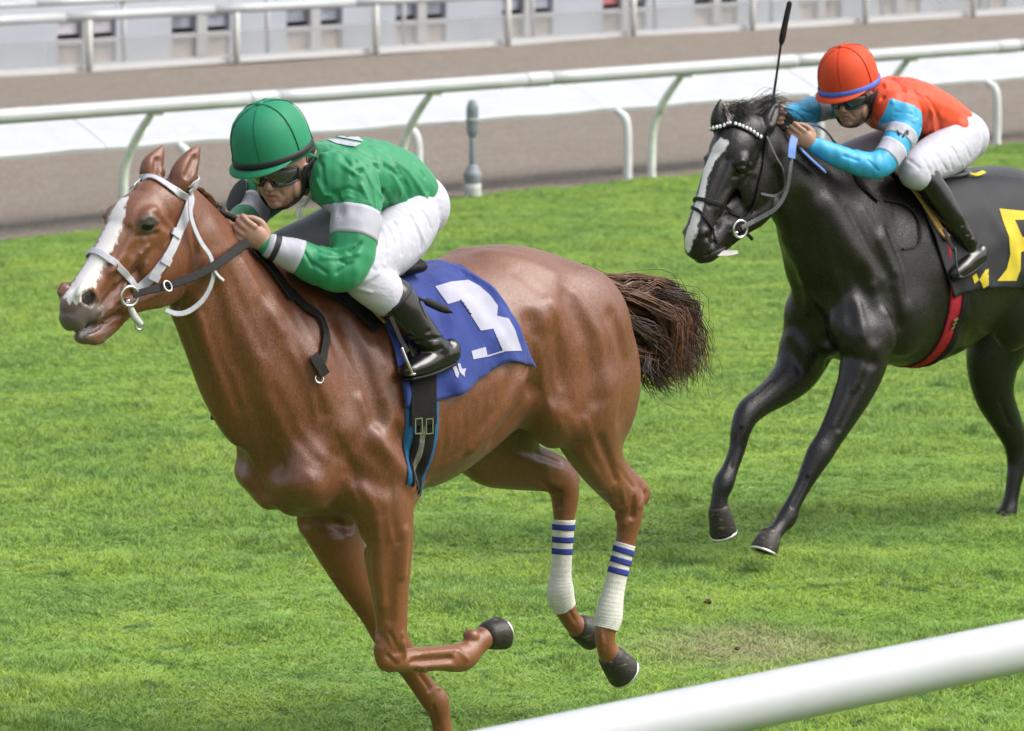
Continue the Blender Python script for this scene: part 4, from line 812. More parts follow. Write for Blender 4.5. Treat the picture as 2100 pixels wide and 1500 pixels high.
def wrap_poly(sk, pts, off, n=32, m=5, thick=.003, ref=(0, 1, 0), amp=0.0, rmax=.2, full=True):
    C = crom(pts, m); T = np.gradient(C, axis=0); V = []; last = .05; C = np.vstack([C[:1], C, C[-1:]]); T = np.vstack([T[:1], T, T[-1:]])
    for k, (p, t) in enumerate(zip(C, T)):
        t = nrm(t); e1 = nrm(np.array(ref) - t * (np.array(ref) @ t)); e2 = np.cross(t, e1); o_ = off - thick if k in (0, len(C) - 1) else off + amp * math.sin(k * 2.1)
        for i in range(n):
            a = 2 * math.pi * i / n; d = e1 * math.cos(a) + e2 * math.sin(a); h = sk.bvh.ray_cast(Vector(p), Vector(d), rmax)
            if h[0] is not None: last = h[3]
            V.append(p + d * (last + o_))
    return np.array(V), grid_faces(len(C), n)
def coons(top, bot, front, back, nu, nv):
    f = lambda P, n: np.stack([np.interp(np.linspace(0, 1, n), np.linspace(0, 1, len(crom(P, 8))), crom(P, 8)[:, k]) for k in range(2)], 1)
    T, B, L, R = f(top, nu), f(bot, nu), f(front, nv), f(back, nv); u, v = np.linspace(0, 1, nu)[:, None, None], np.linspace(0, 1, nv)[None, :, None]
    return (1 - v) * T[:, None] + v * B[:, None] + (1 - u) * L[None] + u * R[None] - ((1 - u) * (1 - v) * T[0] + u * (1 - v) * T[-1] + (1 - u) * v * B[0] + u * v * B[-1])
class Surf(Skin):
    def __init__(s, V, F, fr): s.V = np.asarray(V); s.F = F; s.fr = fr; s._b = None
def cloth(K, fr, top, bot, front, back, m, name, label, cat_group, fold, nu=46, nv=38):
    G = coons(top, bot, front, back, nu, nv); V = np.zeros((nu, nv, 3))
    for i in range(nu):
        for j in range(nv):
            p, n_ = K.pick(*G[i, j]); w_ = .010 + .004 * math.sin(.45 * i + .12 * j) * min(1, j / 8) + fold(i / nu, j / nv); V[i, j] = p + n_ * w_
    V[:, 0, 1] = 0
    for _ in range(3): V[1:-1, 1:-1] = V[1:-1, 1:-1] * .5 + (V[:-2, 1:-1] + V[2:, 1:-1] + V[1:-1, :-2] + V[1:-1, 2:]) * .125
    far = V[:, :0:-1] * np.array([1, -1, 1]); A = np.concatenate([far, V], 1); nn = A.shape[1]
    return A, nu, nn
def thicken(A, nu, nn, th):
    V = A.reshape(-1, 3); du = np.gradient(A, axis=0); dv = np.gradient(A, axis=1); N = np.cross(du, dv); N /= np.linalg.norm(N, axis=2)[..., None] + 1e-9
    cen = A.mean(axis=(0, 1)); 
    if ((A - cen) * N).sum() < 0: N = -N
    W = (A - N * th).reshape(-1, 3); k = nu * nn; F = grid_faces(nu, nn, False); F2 = [tuple(k + i for i in f)[::-1] for f in F]
    rim = [i * nn for i in range(nu)] + [(nu - 1) * nn + j for j in range(1, nn)] + [i * nn + nn - 1 for i in range(nu - 2, -1, -1)] + [j for j in range(nn - 2, 0, -1)]
    F3 = [(a, b, k + b, k + a) for a, b in zip(rim, rim[1:] + rim[:1])]
    return np.vstack([V, W]), F + F2 + F3, F
def decal(S_, poly, parent, m, name, off=.0022, cuts=4):
    """flat print: a polygon laid onto the cloth"""
    bm = bmesh.new(); vs = [bm.verts.new((x, y, 0)) for x, y in poly]; bm.faces.new(vs); bmesh.ops.triangulate(bm, faces=bm.faces[:])
    for _ in range(cuts):
        es = [e for e in bm.edges if e.calc_length() > 8]
        if es: bmesh.ops.subdivide_edges(bm, edges=es, cuts=1); bmesh.ops.triangulate(bm, faces=[f for f in bm.faces if len(f.verts) > 3])
    bm.verts.index_update(); V = []
    for v in bm.verts: p, n_ = S_.pick(v.co.x, v.co.y); V.append(p + n_ * (off if n_ @ (S_.fr.c - p) > 0 else -off))
    F = [tuple(v.index for v in f.verts) for f in bm.faces]; bm.free(); return obj(name, V, F, m, parent)

# ---------------------------------------------------------------- horse 1
fr = H1F; px = fr.px
t = thing('bridle', "white bridle with black reins on the chestnut horse's head", 'bridle', fr, px(260, 640, 0))
strap(K1, [(262, 377), (292, 366), (330, 374), (362, 394), (386, 408)], .024, t, M_WLEA, 'browband', mirror=False)
strap(K1, [(391, 384), (388, 400), (380, 440), (352, 508), (322, 556), (290, 588), (275, 600)], .030, t, M_WLEA, 'cheekpiece')
strap(K1, [mir(K1.pick(*q)[0]) for q in [(392, 372), (388, 400), (380, 440), (352, 508), (322, 556), (275, 600)]], .022, t, M_WLEA, 'cheekpiece')
strap(K1, [(184, 520), (205, 520), (232, 538), (258, 566), (276, 590)], .021, t, M_WLEA, 'noseband', mirror=False)
strap(K1, [mir(K1.pick(*q)[0]) for q in [(205, 522), (232, 538), (258, 566), (276, 590)]], .021, t, M_WLEA, 'noseband')
strap(K1, [(392, 380), px(402, 366, .05), px(398, 352, .0)], .022, t, M_WLEA, 'headpiece', mirror=True)
for a in ((358, 480), (338, 535), (316, 568)):
    p, n_ = K1.pick(*a, .010); ax_ = K1.pick(a[0] + 8, a[1] - 18, .010)[0] - p; obj('keeper', *box(p, (.012, .017, .004), axes(ax_, np.cross(n_, ax_))), M_WLEA, t, smooth=False)
free_strap([px(389, 405, .095), px(392, 450, .105), px(410, 495, .11), px(432, 530, .115), px(436, 570, .112), px(418, 612, .10), px(388, 638, .085), px(362, 644, .07), px(338, 636, .055)], (0, 1, .2), .016, .004, t, M_WLEA, 'throatlatch')
free_strap([px(434, 548, .118), px(446, 565, .122), px(458, 576, .125)], (0, 1, .2), .010, .004, t, M_WLEA, 'strap_end')
b_ = obj('bit', *ring(px(266, 608, .075), (0.2, 1, 0), .030, .0055), M_STEEL, t); obj('bit', *ring(mir(px(266, 608, .075)), (0.2, 1, 0), .030, .0055), M_STEEL, t)
obj('mouthpiece', *tube([(*px(262, 618, .07), .008, .008), (*mir(px(262, 618, .07)), .008, .008)], 4, 10, ref=(0, 0, 1)), M_STEEL, t)
obj('lip_strap', *tube([(*px(268, 632, .07), .010, .008), (*px(276, 650, .065), .012, .009), (*px(288, 664, .06), .010, .008)], 4, 12), mat('grey_tie', (.45, .45, .46), .7), t)
obj('bit_guard', *ring(px(286, 668, .06), (0.3, 1, 0), .013, .004, 16, 6), M_STEEL, t)
obj('rein', *ribbon([px(272, 606, .078), px(300, 597, .088), px(340, 588, .10), px(400, 566, .115), px(450, 538, .12), px(490, 508, .10), px(508, 498, .09)], np.broadcast_to((0.1, 1, .35), (7, 3)), [.022, .022, .024, .026, .028, .03, .03], .005, 6), M_BLEA, t)
obj('rein', *ribbon([mir(px(272, 606, .078)), mir(px(340, 588, .12)), mir(px(420, 560, .13)), px(470, 470, -.06)], np.broadcast_to((0.1, -1, .35), (4, 3)), .024, .005, 6), M_BLEA, t)
obj('buckle', *ring(px(344, 587, .112), (0.1, 1, .35), .017, .003, 16, 6, .8), M_STEEL, t)
strap(K1, [(512, 512), (545, 545), (575, 585), (598, 615)], .040, t, M_BLEA, 'rein_grip', off=.012)
strap(K1, [(592, 600), (622, 632), (652, 655), (664, 690), (658, 730), (650, 752)], .030, t, M_BLEA, 'rein_end', off=.012)
obj('buckle', *ring(K1.pick(652, 776, .012)[0], (0.3, 1, .3), .014, .003, 16, 6), M_STEEL, t)
strap(K1, [(636, 730), (648, 748), (660, 770)], .040, t, M_BLEA, 'rein_keeper', off=.016)
ca = [(740, 640), (775, 590), (830, 552), (900, 540), (940, 545)]
A, nu, nn = cloth(K1, fr, ca, [(826, 838), (880, 824), (930, 812), (985, 775), (1040, 742), (1096, 752)], [(740, 640), (785, 668), (812, 755), (826, 838)], [(940, 545), (1005, 596), (1055, 660), (1096, 752)], M_BLUEC, '', '', '', lambda a, b: (.011 * max(0, math.sin(17 * a - 6 * b)) ** 2 + .006 * max(0, math.sin(31 * a + 7 * b + 1)) ** 3 + .008 * math.sin(9 * b + 5 * a) ** 4) * min(1, b * 2))
V, F, F0 = thicken(A, nu, nn, .004); t = thing('saddle_cloth', 'blue saddle cloth with a white number on the chestnut horse', 'saddle cloth', fr, px(900, 830, .3)); so = obj('cloth', V, F, M_BLUEC, t)
S1 = Surf(A.reshape(-1, 3), F0, fr); c4 = lambda L: [(740 + x / 3.947, 500 + y / 3.947) for x, y in L]
decal(S1, c4([(600, 348), (735, 310), (870, 297), (960, 345), (1045, 420), (1108, 505), (1100, 585), (1195, 608), (1245, 700), (1300, 868), (1150, 872), (1140, 850), (1070, 690), (970, 705), (885, 575), (985, 540), (855, 395), (780, 415), (805, 462), (705, 492)]), t, M_WHITEC, 'number')
decal(S1, c4([(893, 870), (1008, 838), (1022, 905), (1155, 862), (1160, 874), (1024, 916), (908, 938)]), t, M_WHITEC, 'number')
decal(S1, c4([(738, 1000), (765, 990), (782, 1020), (792, 1050), (785, 1092), (765, 1070), (755, 1035)]), t, M_WHITEC, 'emblem')
decal(S1, c4([(780, 975), (800, 968), (815, 1015), (852, 1010), (838, 1045), (838, 1078), (815, 1060), (798, 1040)]), t, M_WHITEC, 'emblem')
# girth
gx = K1.pick(862, 900)[0][0]
t = thing('girth', 'black elastic girth with blue edges round the chestnut horse', 'girth', fr, (gx, 0, .9))
for nm, w_, of, m, sh in (('girth_pad', .125, .007, M_TEAL, 0), ('girth_strap', .082, .012, M_WEB, -.006), ('girth_stripe', .020, .0145, M_GREYW, .004)):
    obj(nm, *wrap_poly(K1, [(gx - w_ / 2 + sh, 0, 1.22), (gx + sh, 0, 1.22), (gx + w_ / 2 + sh, 0, 1.22)], of, 72, 3, .004, (0, 0, 1), rmax=.345), m, t)
p, n_ = K1.pick(862, 868, .018); obj('billet', *ribbon([K1.pick(862, v, .017)[0] for v in (745, 790, 840, 870)], [n_] * 4, .10, .006, 5), M_WEB, t)
for dx in (-12, 10):
    p, n_ = K1.pick(862 + dx, 872, .022); up_ = K1.pick(862 + dx, 850, .022)[0] - p; R_ = axes(np.cross(up_, n_), up_); bk = join(box(p + R_ @ np.array([.013, 0, 0]), (.002, .026, .003), R_), box(p - R_ @ np.array([.013, 0, 0]), (.002, .026, .003), R_), box(p + R_ @ np.array([0, .024, 0]), (.013, .002, .003), R_), box(p - R_ @ np.array([0, .024, 0]), (.013, .002, .003), R_))
    obj('buckle', *bk, M_STEEL, t, smooth=False)
# saddle
t = thing('saddle', 'small black racing saddle under the rider in green', 'saddle', fr, px(800, 640, .2))
strap(K1, [(585, 548), (625, 575), (675, 600), (725, 630), (775, 672)], .085, t, M_BLEA, 'saddle_flap', off=.020, thick=.012)
strap(K1, [(742, 622), (762, 642), (786, 664)], .05, t, M_TANP, 'knee_pad', off=.034, thick=.006)
z0 = px(800, 590, 0)[2]
obj('seat', *sections([(px(700, 575, 0)[0], 1.71, px(700, 575, 0)[0], 1.62, .10, .5, 1, 1), (px(760, 575, 0)[0], 1.70, px(760, 575, 0)[0], 1.62, .12, .5, 1, 1), (px(820, 560, 0)[0], 1.70, px(820, 560, 0)[0], 1.63, .13, .5, 1, 1)], 20, 4), M_BLEA, t)
cz = px(790, 545, 0); cb_ = [(*px(742, 566, 0.0), .020, .11), (*px(772, 556, 0.0), .026, .12), (*px(800, 542, 0), .020, .115), (*px(812, 533, 0), .010, .10)]
obj('cantle', *tube(cb_, 4, 20), M_GLEA, t)
obj('stirrup_leather', *ribbon([px(800, 650, .285), px(822, 700, .30), px(836, 722, .31)], np.broadcast_to((0, 1, .1), (3, 3)), .018, .004, 5), M_BLEA, t)
si = px(848, 768, .315); st_ = obj('stirrup', *join(tube([(*px(824, 715, .33), .004, .006), (*px(836, 745, .345), .004, .006), (*px(846, 768, .35), .004, .006)], 4, 10), tube([(*px(846, 768, .35), .005, .012), (*px(850, 769, .24), .005, .012)], 3, 10, ref=(1, 0, 0))), M_STEEL, t)
obj('stirrup', *[q for q in [(lambda a: (a[0] * np.array([1, -1, 1]), [f[::-1] for f in a[1]]))(tube([(*px(824, 715, .33), .004, .006), (*px(836, 745, .345), .004, .006), (*px(846, 768, .35), .004, .006)], 4, 10))]][0], M_STEEL, t)
# bandages on the hind legs
def bandage(label, pts, s0, ends):
    t = thing('leg_bandage', label, 'bandage', H1F, pts[-1], 'striped hind leg bandages')
    C = crom(pts, 10); al = np.concatenate([[0], np.cumsum(np.linalg.norm(np.diff(C, axis=0), axis=1))]); al /= al[-1]; at_ = lambda k: np.array([np.interp(k, al, C[:, c]) for c in range(3)]); obj('wrapping', *wrap_poly(K1, pts, .0045, 32, 12, .004, amp=.0007), M_BAND, t)
    for k in s0:
        a, b = at_(k), at_(k + .03); d = nrm(b - a); obj('stripe', *wrap_poly(K1, [a, a + d * .010, a + d * .020], .0062, 32, 2, .002), M_NAVY, t)
bandage('white bandage with blue stripes on the near hind leg, nearest the rail', [px(1283, 1116, .135), px(1272, 1155, .13), px(1260, 1205, .125), px(1252, 1242, .122), px(1247, 1272, .12), px(1243, 1290, .12)], (.05, .17, .29), 0)
bandage('white bandage with blue stripes on the far hind leg under the belly', [px(1156, 1066, -.125), px(1153, 1130, -.122), px(1150, 1180, -.12), px(1149, 1206, -.12), px(1153, 1232, -.12), px(1158, 1244, -.12)], (.05, .19, .32), 0)
# strap end hanging in front of the chest on the far side
tag(obj('loose_strap', *ribbon([px(446, 800, -.14), px(443, 830, -.15), px(441, 862, -.15)], np.broadcast_to((.7, .6, .1), (3, 3)), .028, .004, 4), M_BLEA, fr=fr), "short black strap end hanging beyond the chestnut horse's chest", 'strap')

# ---------------------------------------------------------------- horse 2
fr = H2F; px = fr.px
t = thing('bridle', "black bridle with a white-beaded browband on the dark horse", 'bridle', fr, px(1480, 500, 0))
strap(K2, [(1456, 264), (1476, 258), (1505, 258), (1532, 268), (1560, 282)], .022, t, M_BLEA, 'browband')
for k in range(16):
    q = crom([(1456, 264), (1476, 258), (1505, 258), (1532, 268), (1560, 282)], 8); u, v = q[int(k * 32 / 15.01)]
    p, n_ = K2.pick(u, v, .0105); obj('bead', *ell(p, (.0068, .0068, .0085), None, 8, 6), mat('bead_white', (.72, .74, .78), .4) if k == 0 else bpy.data.materials['bead_white'], t)
strap(K2, [(1574, 270), (1568, 320), (1556, 380), (1540, 430), (1530, 450)], .018, t, M_BLEA, 'cheekpiece'); strap(K2, [mir(K2.pick(*q)[0]) for q in [(1574, 270), (1568, 320), (1556, 380), (1530, 450)]], .018, t, M_BLEA, 'cheekpiece')
strap(K2, [(1420, 412), (1440, 410), (1475, 420), (1510, 440), (1530, 455)], .016, t, M_BLEA, 'noseband'); strap(K2, [(1416, 424), (1440, 440), (1460, 470), (1472, 500)], .014, t, M_BLEA, 'noseband')
strap(K2, [mir(K2.pick(*q)[0]) for q in [(1440, 410), (1475, 420), (1510, 440), (1530, 455)]], .016, t, M_BLEA, 'noseband')
free_strap([px(1572, 280, .09), px(1590, 320, .11), px(1606, 350, .115), px(1608, 385, .11), px(1590, 402, .10), px(1560, 398, .09)], (0, 1, .2), .010, .003, t, M_GLEA, 'throatlatch')
obj('bit', *ring(px(1518, 470, .075), (.2, 1, 0), .034, .006), M_STEEL, t); obj('bit', *ring(mir(px(1518, 470, .075)), (.2, 1, 0), .034, .006), M_STEEL, t)
obj('mouthpiece', *tube([(*px(1510, 478, .07), .008, .008), (*mir(px(1510, 478, .07)), .008, .008)], 4, 10, ref=(0, 0, 1)), M_STEEL, t)
obj('curb_strap', *tube([(*px(1512, 488, .06), .008, .006), (*px(1530, 480, .065), .008, .006), (*px(1542, 490, .06), .008, .006)], 4, 10), M_BLEA, t)
obj('rein', *ribbon([px(1520, 468, .08), px(1550, 452, .09), px(1590, 428, .12), px(1612, 392, .13), px(1620, 345, .13), px(1624, 300, .11)], np.broadcast_to((.3, 1, .2), (6, 3)), .018, .005, 6), M_GLEA, t)
obj('rein_grip', *ribbon([px(1622, 325, .135), px(1624, 300, .125), px(1628, 282, .11)], np.broadcast_to((.3, 1, .2), (3, 3)), .036, .006, 4), mat('blue_rubber', (.10, .19, .46), .6), t)
obj('rein_grip', *ribbon([px(1642, 308, .12), px(1665, 330, .13), px(1690, 352, .14)], np.broadcast_to((0, .5, 1), (3, 3)), .034, .006, 4), bpy.data.materials['blue_rubber'], t)
obj('rein', *ribbon([mir(px(1520, 468, .08)), mir(px(1590, 420, .13)), px(1592, 250, -.08)], np.broadcast_to((.3, -1, .2), (3, 3)), .018, .005, 6), M_BLEA, t)
obj('rein_loop', *ribbon([px(1636, 268, .06), px(1660, 256, .02), px(1690, 268, -.02), px(1715, 300, -.03), px(1735, 330, 0)], np.broadcast_to((.2, .6, .8), (5, 3)), .022, .005, 6), mat('blue_edge_leather', (.03, .06, .12), .5), t)
strap(K2, [(1748, 350), (1765, 380), (1790, 405), (1800, 412)], .022, t, M_BLEA, 'neck_strap', off=.010); strap(K2, [(1812, 412), (1850, 420), (1878, 445), (1886, 480), (1880, 505), (1850, 512)], .010, t, M_BLEA, 'rein_end', off=.008)
tag(obj('tongue_tie', *ribbon([px(1470, 522, .03), px(1490, 520, .04), px(1512, 518, .04)], np.broadcast_to((0, 1, .5), (3, 3)), [.016, .024, .014], .004, 4), mat('pale_cloth', (.45, .42, .43), .8), fr=fr), "pale tie end fluttering from the dark horse's mouth", 'cloth')
G2 = dict(top=[(1850, 345), (1900, 352), (1960, 362), (2010, 358), (2070, 358), (2170, 372)], bot=[(1952, 610), (1990, 598), (2040, 590), (2090, 592), (2140, 600), (2200, 600)], front=[(1850, 345), (1890, 430), (1925, 520), (1952, 610)], back=[(2170, 372), (2190, 440), (2200, 520), (2200, 600)])
A, nu, nn = cloth(K2, fr, G2['top'], G2['bot'], G2['front'], G2['back'], M_BLKC, '', '', '', lambda a, b: (.010 * max(0, math.sin(19 * a - 5 * b)) ** 2 + .006 * math.sin(9 * b + 5 * a) ** 4) * min(1, b * 2))
V, F, F0 = thicken(A, nu, nn, .004); t = thing('saddle_cloth', 'black saddle cloth with a yellow number on the dark horse', 'saddle cloth', fr, px(2000, 600, .3)); obj('cloth', V, F, M_BLKC, t)
S2 = Surf(A.reshape(-1, 3), F0, fr); c6 = lambda L: [(1800 + x / 3.333, 330 + y / 3.333) for x, y in L]
decal(S2, c6([(830, 328), (1060, 350), (1075, 405), (935, 405), (985, 520), (1040, 525), (1050, 600), (975, 625), (975, 740), (945, 820), (815, 822), (880, 740), (905, 640), (895, 520), (850, 400)]), t, M_YELC, 'number')
decal(S2, c6([(645, 790), (672, 768), (690, 815), (660, 842)]), t, M_YELC, 'emblem'); decal(S2, c6([(735, 745), (757, 740), (745, 830), (757, 850), (720, 872), (710, 840), (692, 812)]), t, M_YELC, 'emblem')
strap(K2, [(1982, 362), (1998, 366), (2016, 360)], .02, t, M_YELC, 'trim', off=.016)
t = thing('girth', 'red girth slanting under the dark horse', 'girth', fr, px(1890, 755, 0))
ga, gb = K2.pick(1965, 640)[0], K2.pick(1900, 745)[0]
gt = nrm(np.array([gb[0] - ga[0], 0, gb[2] - ga[2]])); gxv = np.array([-gt[2], 0, gt[0]]); gxv = gxv if gxv[0] > 0 else -gxv; gc = np.array([(ga[0] + gb[0]) / 2, 0, (ga[2] + gb[2]) / 2]) - gt * .30
for nm, w_, of, m, sh in (('girth_pad', .085, .007, M_RED, .015), ('girth_strap', .035, .011, M_WEB, -.022)): obj(nm, *wrap_poly(K2, [gc - gxv * (w_ / 2 - sh), gc + gxv * sh, gc + gxv * (w_ / 2 + sh)], of, 72, 3, .004, (0, 0, 1), rmax=.62), m, t)
for k in range(3):
    p, n_ = K2.pick(1956 - 4 * k, 652 + 9 * k, .015); obj('buckle', *box(p, (.012, .004, .004), axes((1, 0, -.4), n_)), M_STEEL, t, smooth=False)
t = thing('saddle', 'black racing saddle with a tan edge under the rider in orange', 'saddle', fr, px(1900, 480, .2))
strap(K2, [(1815, 345), (1850, 372), (1890, 420), (1920, 470), (1938, 490)], .03, t, M_TANP, 'saddle_edge', off=.016, thick=.010); strap(K2, [(1835, 345), (1880, 385), (1920, 440), (1946, 490)], .07, t, M_BLEA, 'saddle_flap', off=.014, thick=.010)
obj('seat', *sections([(px(1840, 350, 0)[0], 1.66, px(1840, 350, 0)[0], 1.57, .10, .5, 1, 1), (px(1890, 350, 0)[0], 1.65, px(1890, 350, 0)[0], 1.56, .12, .5, 1, 1), (px(1940, 352, 0)[0], 1.64, px(1940, 352, 0)[0], 1.55, .12, .5, 1, 1)], 20, 4), M_BLEA, t)
obj('cantle', *tube([(*px(1905, 360, 0), .02, .11), (*px(1930, 356, 0), .024, .12), (*px(1948, 352, 0), .016, .11)], 4, 20), M_GLEA, t)
obj('stirrup', *join(tube([(*px(1958, 510, .33), .004, .006), (*px(1962, 550, .345), .004, .006), (*px(1968, 568, .35), .004, .006)], 4, 10), tube([(*px(1968, 568, .35), .005, .012), (*px(1975, 572, .24), .005, .012)], 3, 10, ref=(1, 0, 0))), M_GLEA, t)
obj('stirrup_leather', *ribbon([px(1935, 470, .29), px(1948, 500, .31), px(1958, 515, .32)], np.broadcast_to((0, 1, .1), (3, 3)), .02, .004, 5), M_BLEA, t)
# ================================================================ riders
M_SKIN = None
def skin_mat():
    m = mat('skin', (0.33, 0.195, 0.142), 0.5, 0.35, var=0.10, scale=60, subs=0.15, bump=.15, bscale=300); N, L = nodes(m); b = N['Principled BSDF']
    src = b.inputs['Base Color'].links[0].from_socket
    def over(prev, k, col):
        a = N.new('ShaderNodeAttribute'); a.attribute_name = k; x = N.new('ShaderNodeMix'); x.data_type = 'RGBA'; L.new(a.outputs['Fac'], x.inputs[0]); L.new(prev, x.inputs[6]); x.inputs[7].default_value = (*col, 1); return x.outputs[2]
    c = over(src, 'lip', (0.33, 0.115, 0.085)); c = over(c, 'stubble', (0.21, 0.12, 0.085)); c = over(c, 'hairm', (0.02, 0.014, 0.012)); L.new(c, b.inputs['Base Color']); return m
M_SKIN = skin_mat()
M_BREECH = mat('white_breeches', (0.40, 0.40, 0.465), 0.7, 0.3, var=0.06, scale=14, bump=.15, bscale=500, crease=(12, .13, (1, .4, 1)))
M_BOOT = mat('black_boot', (0.008, 0.007, 0.008), 0.2, 0.5, var=0.3, scale=20)
M_LENS = mat('goggle_lens', (0.012, 0.012, 0.016), 0.06, 0.7, var=0.2, coat=1.0)
M_FOAM = mat('goggle_frame', (0.020, 0.019, 0.020), 0.5, 0.4, var=0.2)
M_SCARF = mat('pale_strap', (0.60, 0.60, 0.62), 0.6, 0.3)
def limb(fr, rows, k=1.0, add=0.0): return tube([(*p[:3], p[3] * k + add, p[4] * k + add) for p in chain(fr, rows)], 5, 18)
def flip(a): return a[0] * np.array([1, -1, 1]), [f[::-1] for f in a[1]]
def hand(fr, wrist, fwd, up, left, size=1.0):
    """closed hand: palm, four unequal curled fingers, thumb against them; axes in local metres"""
    f = nrm(fwd); u = nrm(np.asarray(up) - f * (np.asarray(up) @ f)); s = np.cross(u, f) * (1 if left else -1); w_ = np.asarray(wrist); out = []
    P = lambda a, b, c: w_ + (f * a + u * b + s * c) * size
    out.append(tube([(*P(-.03, 0, 0), .026, .022), (*P(.01, 0, 0), .030, .022), (*P(.045, .002, 0), .036, .018), (*P(.075, .002, 0), .036, .015)], 4, 16, ref=s))
    for i, (o_, L) in enumerate(((.031, .96), (.011, 1.06), (-.010, 1.0), (-.029, .80))):          # spread along u, curling towards -s
        a = P(.076, o_, .004); b = P(.076 + .034 * L, o_ * 1.02, -.006); c = P(.092 + .020 * L, o_ * .98, -.034 * L - .006); d = P(.070, o_ * .95, -.046)
        out.append(tube([(*a, .0105, .0105), (*b, .0098, .0098), (*c, .0088, .0088), (*d, .0078, .0078)], 4, 12, ref=u))
    out.append(tube([(*P(.02, .030, -.008), .014, .014), (*P(.050, .046, -.020), .012, .012), (*P(.078, .044, -.030), .0105, .0105), (*P(.098, .034, -.034), .009, .009)], 4, 12, ref=s))
    return out
class Head:
    """head axes: f face, s its left, u up; o = centre of the helmet rim"""
    def __init__(h, o, yaw, pitch, roll=0.0):
        a, p = math.radians(yaw), math.radians(pitch); f = np.array([math.cos(a), math.sin(a), 0]); s = np.array([-math.sin(a), math.cos(a), 0]); u = np.array([0, 0, 1.0])
        f, u = f * math.cos(p) - u * math.sin(p), u * math.cos(p) + f * math.sin(p); r = math.radians(roll); s, u = s * math.cos(r) + u * math.sin(r), u * math.cos(r) - s * math.sin(r)
        h.o, h.f, h.s, h.u = np.asarray(o), f, s, u; h.R = np.stack([f, s, u], 1)
    def p(h, a, b, c): return h.o + h.R @ np.array([a, b, c])
    def e(h, c, r, n=20, m=14): return ell(h.p(*c), r, h.R, n, m)
    def t(h, rows, ref=None, sub=4, n=14): return tube([(*h.p(*q[:3]), q[3], q[4]) for q in rows], sub, n, ref=h.s if ref is None else h.R @ np.array(ref))
def face_parts(h):
    # below the rim: skull, jaw, nose, brow, cheeks, lips, chin, ears  (z measured down from the rim plane)
    P = [h.e((.002, 0, .01), (.098, .076, .105)), h.e((.026, 0, -.055), (.066, .064, .085)), h.e((.056, 0, -.088), (.034, .042, .034)), h.e((.070, 0, -.112), (.022, .025, .018))]
    P += [h.t([(.092, 0, -.012, .011, .010), (.103, 0, -.032, .010, .010), (.113, 0, -.050, .011, .013), (.104, 0, -.057, .010, .015)]), h.e((.100, .012, -.055), (.010, .008, .008)), h.e((.100, -.012, -.055), (.010, .008, .008))]
    for s in (1, -1):
        P += [h.e((.068, .038 * s, -.030), (.024, .022, .018)), h.e((.080, .026 * s, .008), (.016, .026, .012)), h.e((.020, .062 * s, -.070), (.036, .012, .034)), h.e((-.012, .078 * s, -.030), (.018, .007, .028)), h.e((-.022, .080 * s, -.020), (.010, .010, .020))]
    P += [h.t([(.078, .022, -.083, .007, .007), (.092, .008, -.078, .007, .007), (.092, -.008, -.078, .007, .007), (.078, -.022, -.083, .007, .007)], ref=(0, 0, 1)), h.t([(.076, .019, -.092, .007, .008), (.088, 0, -.094, .008, .008), (.076, -.019, -.092, .007, .008)], ref=(0, 0, 1))]
    return P
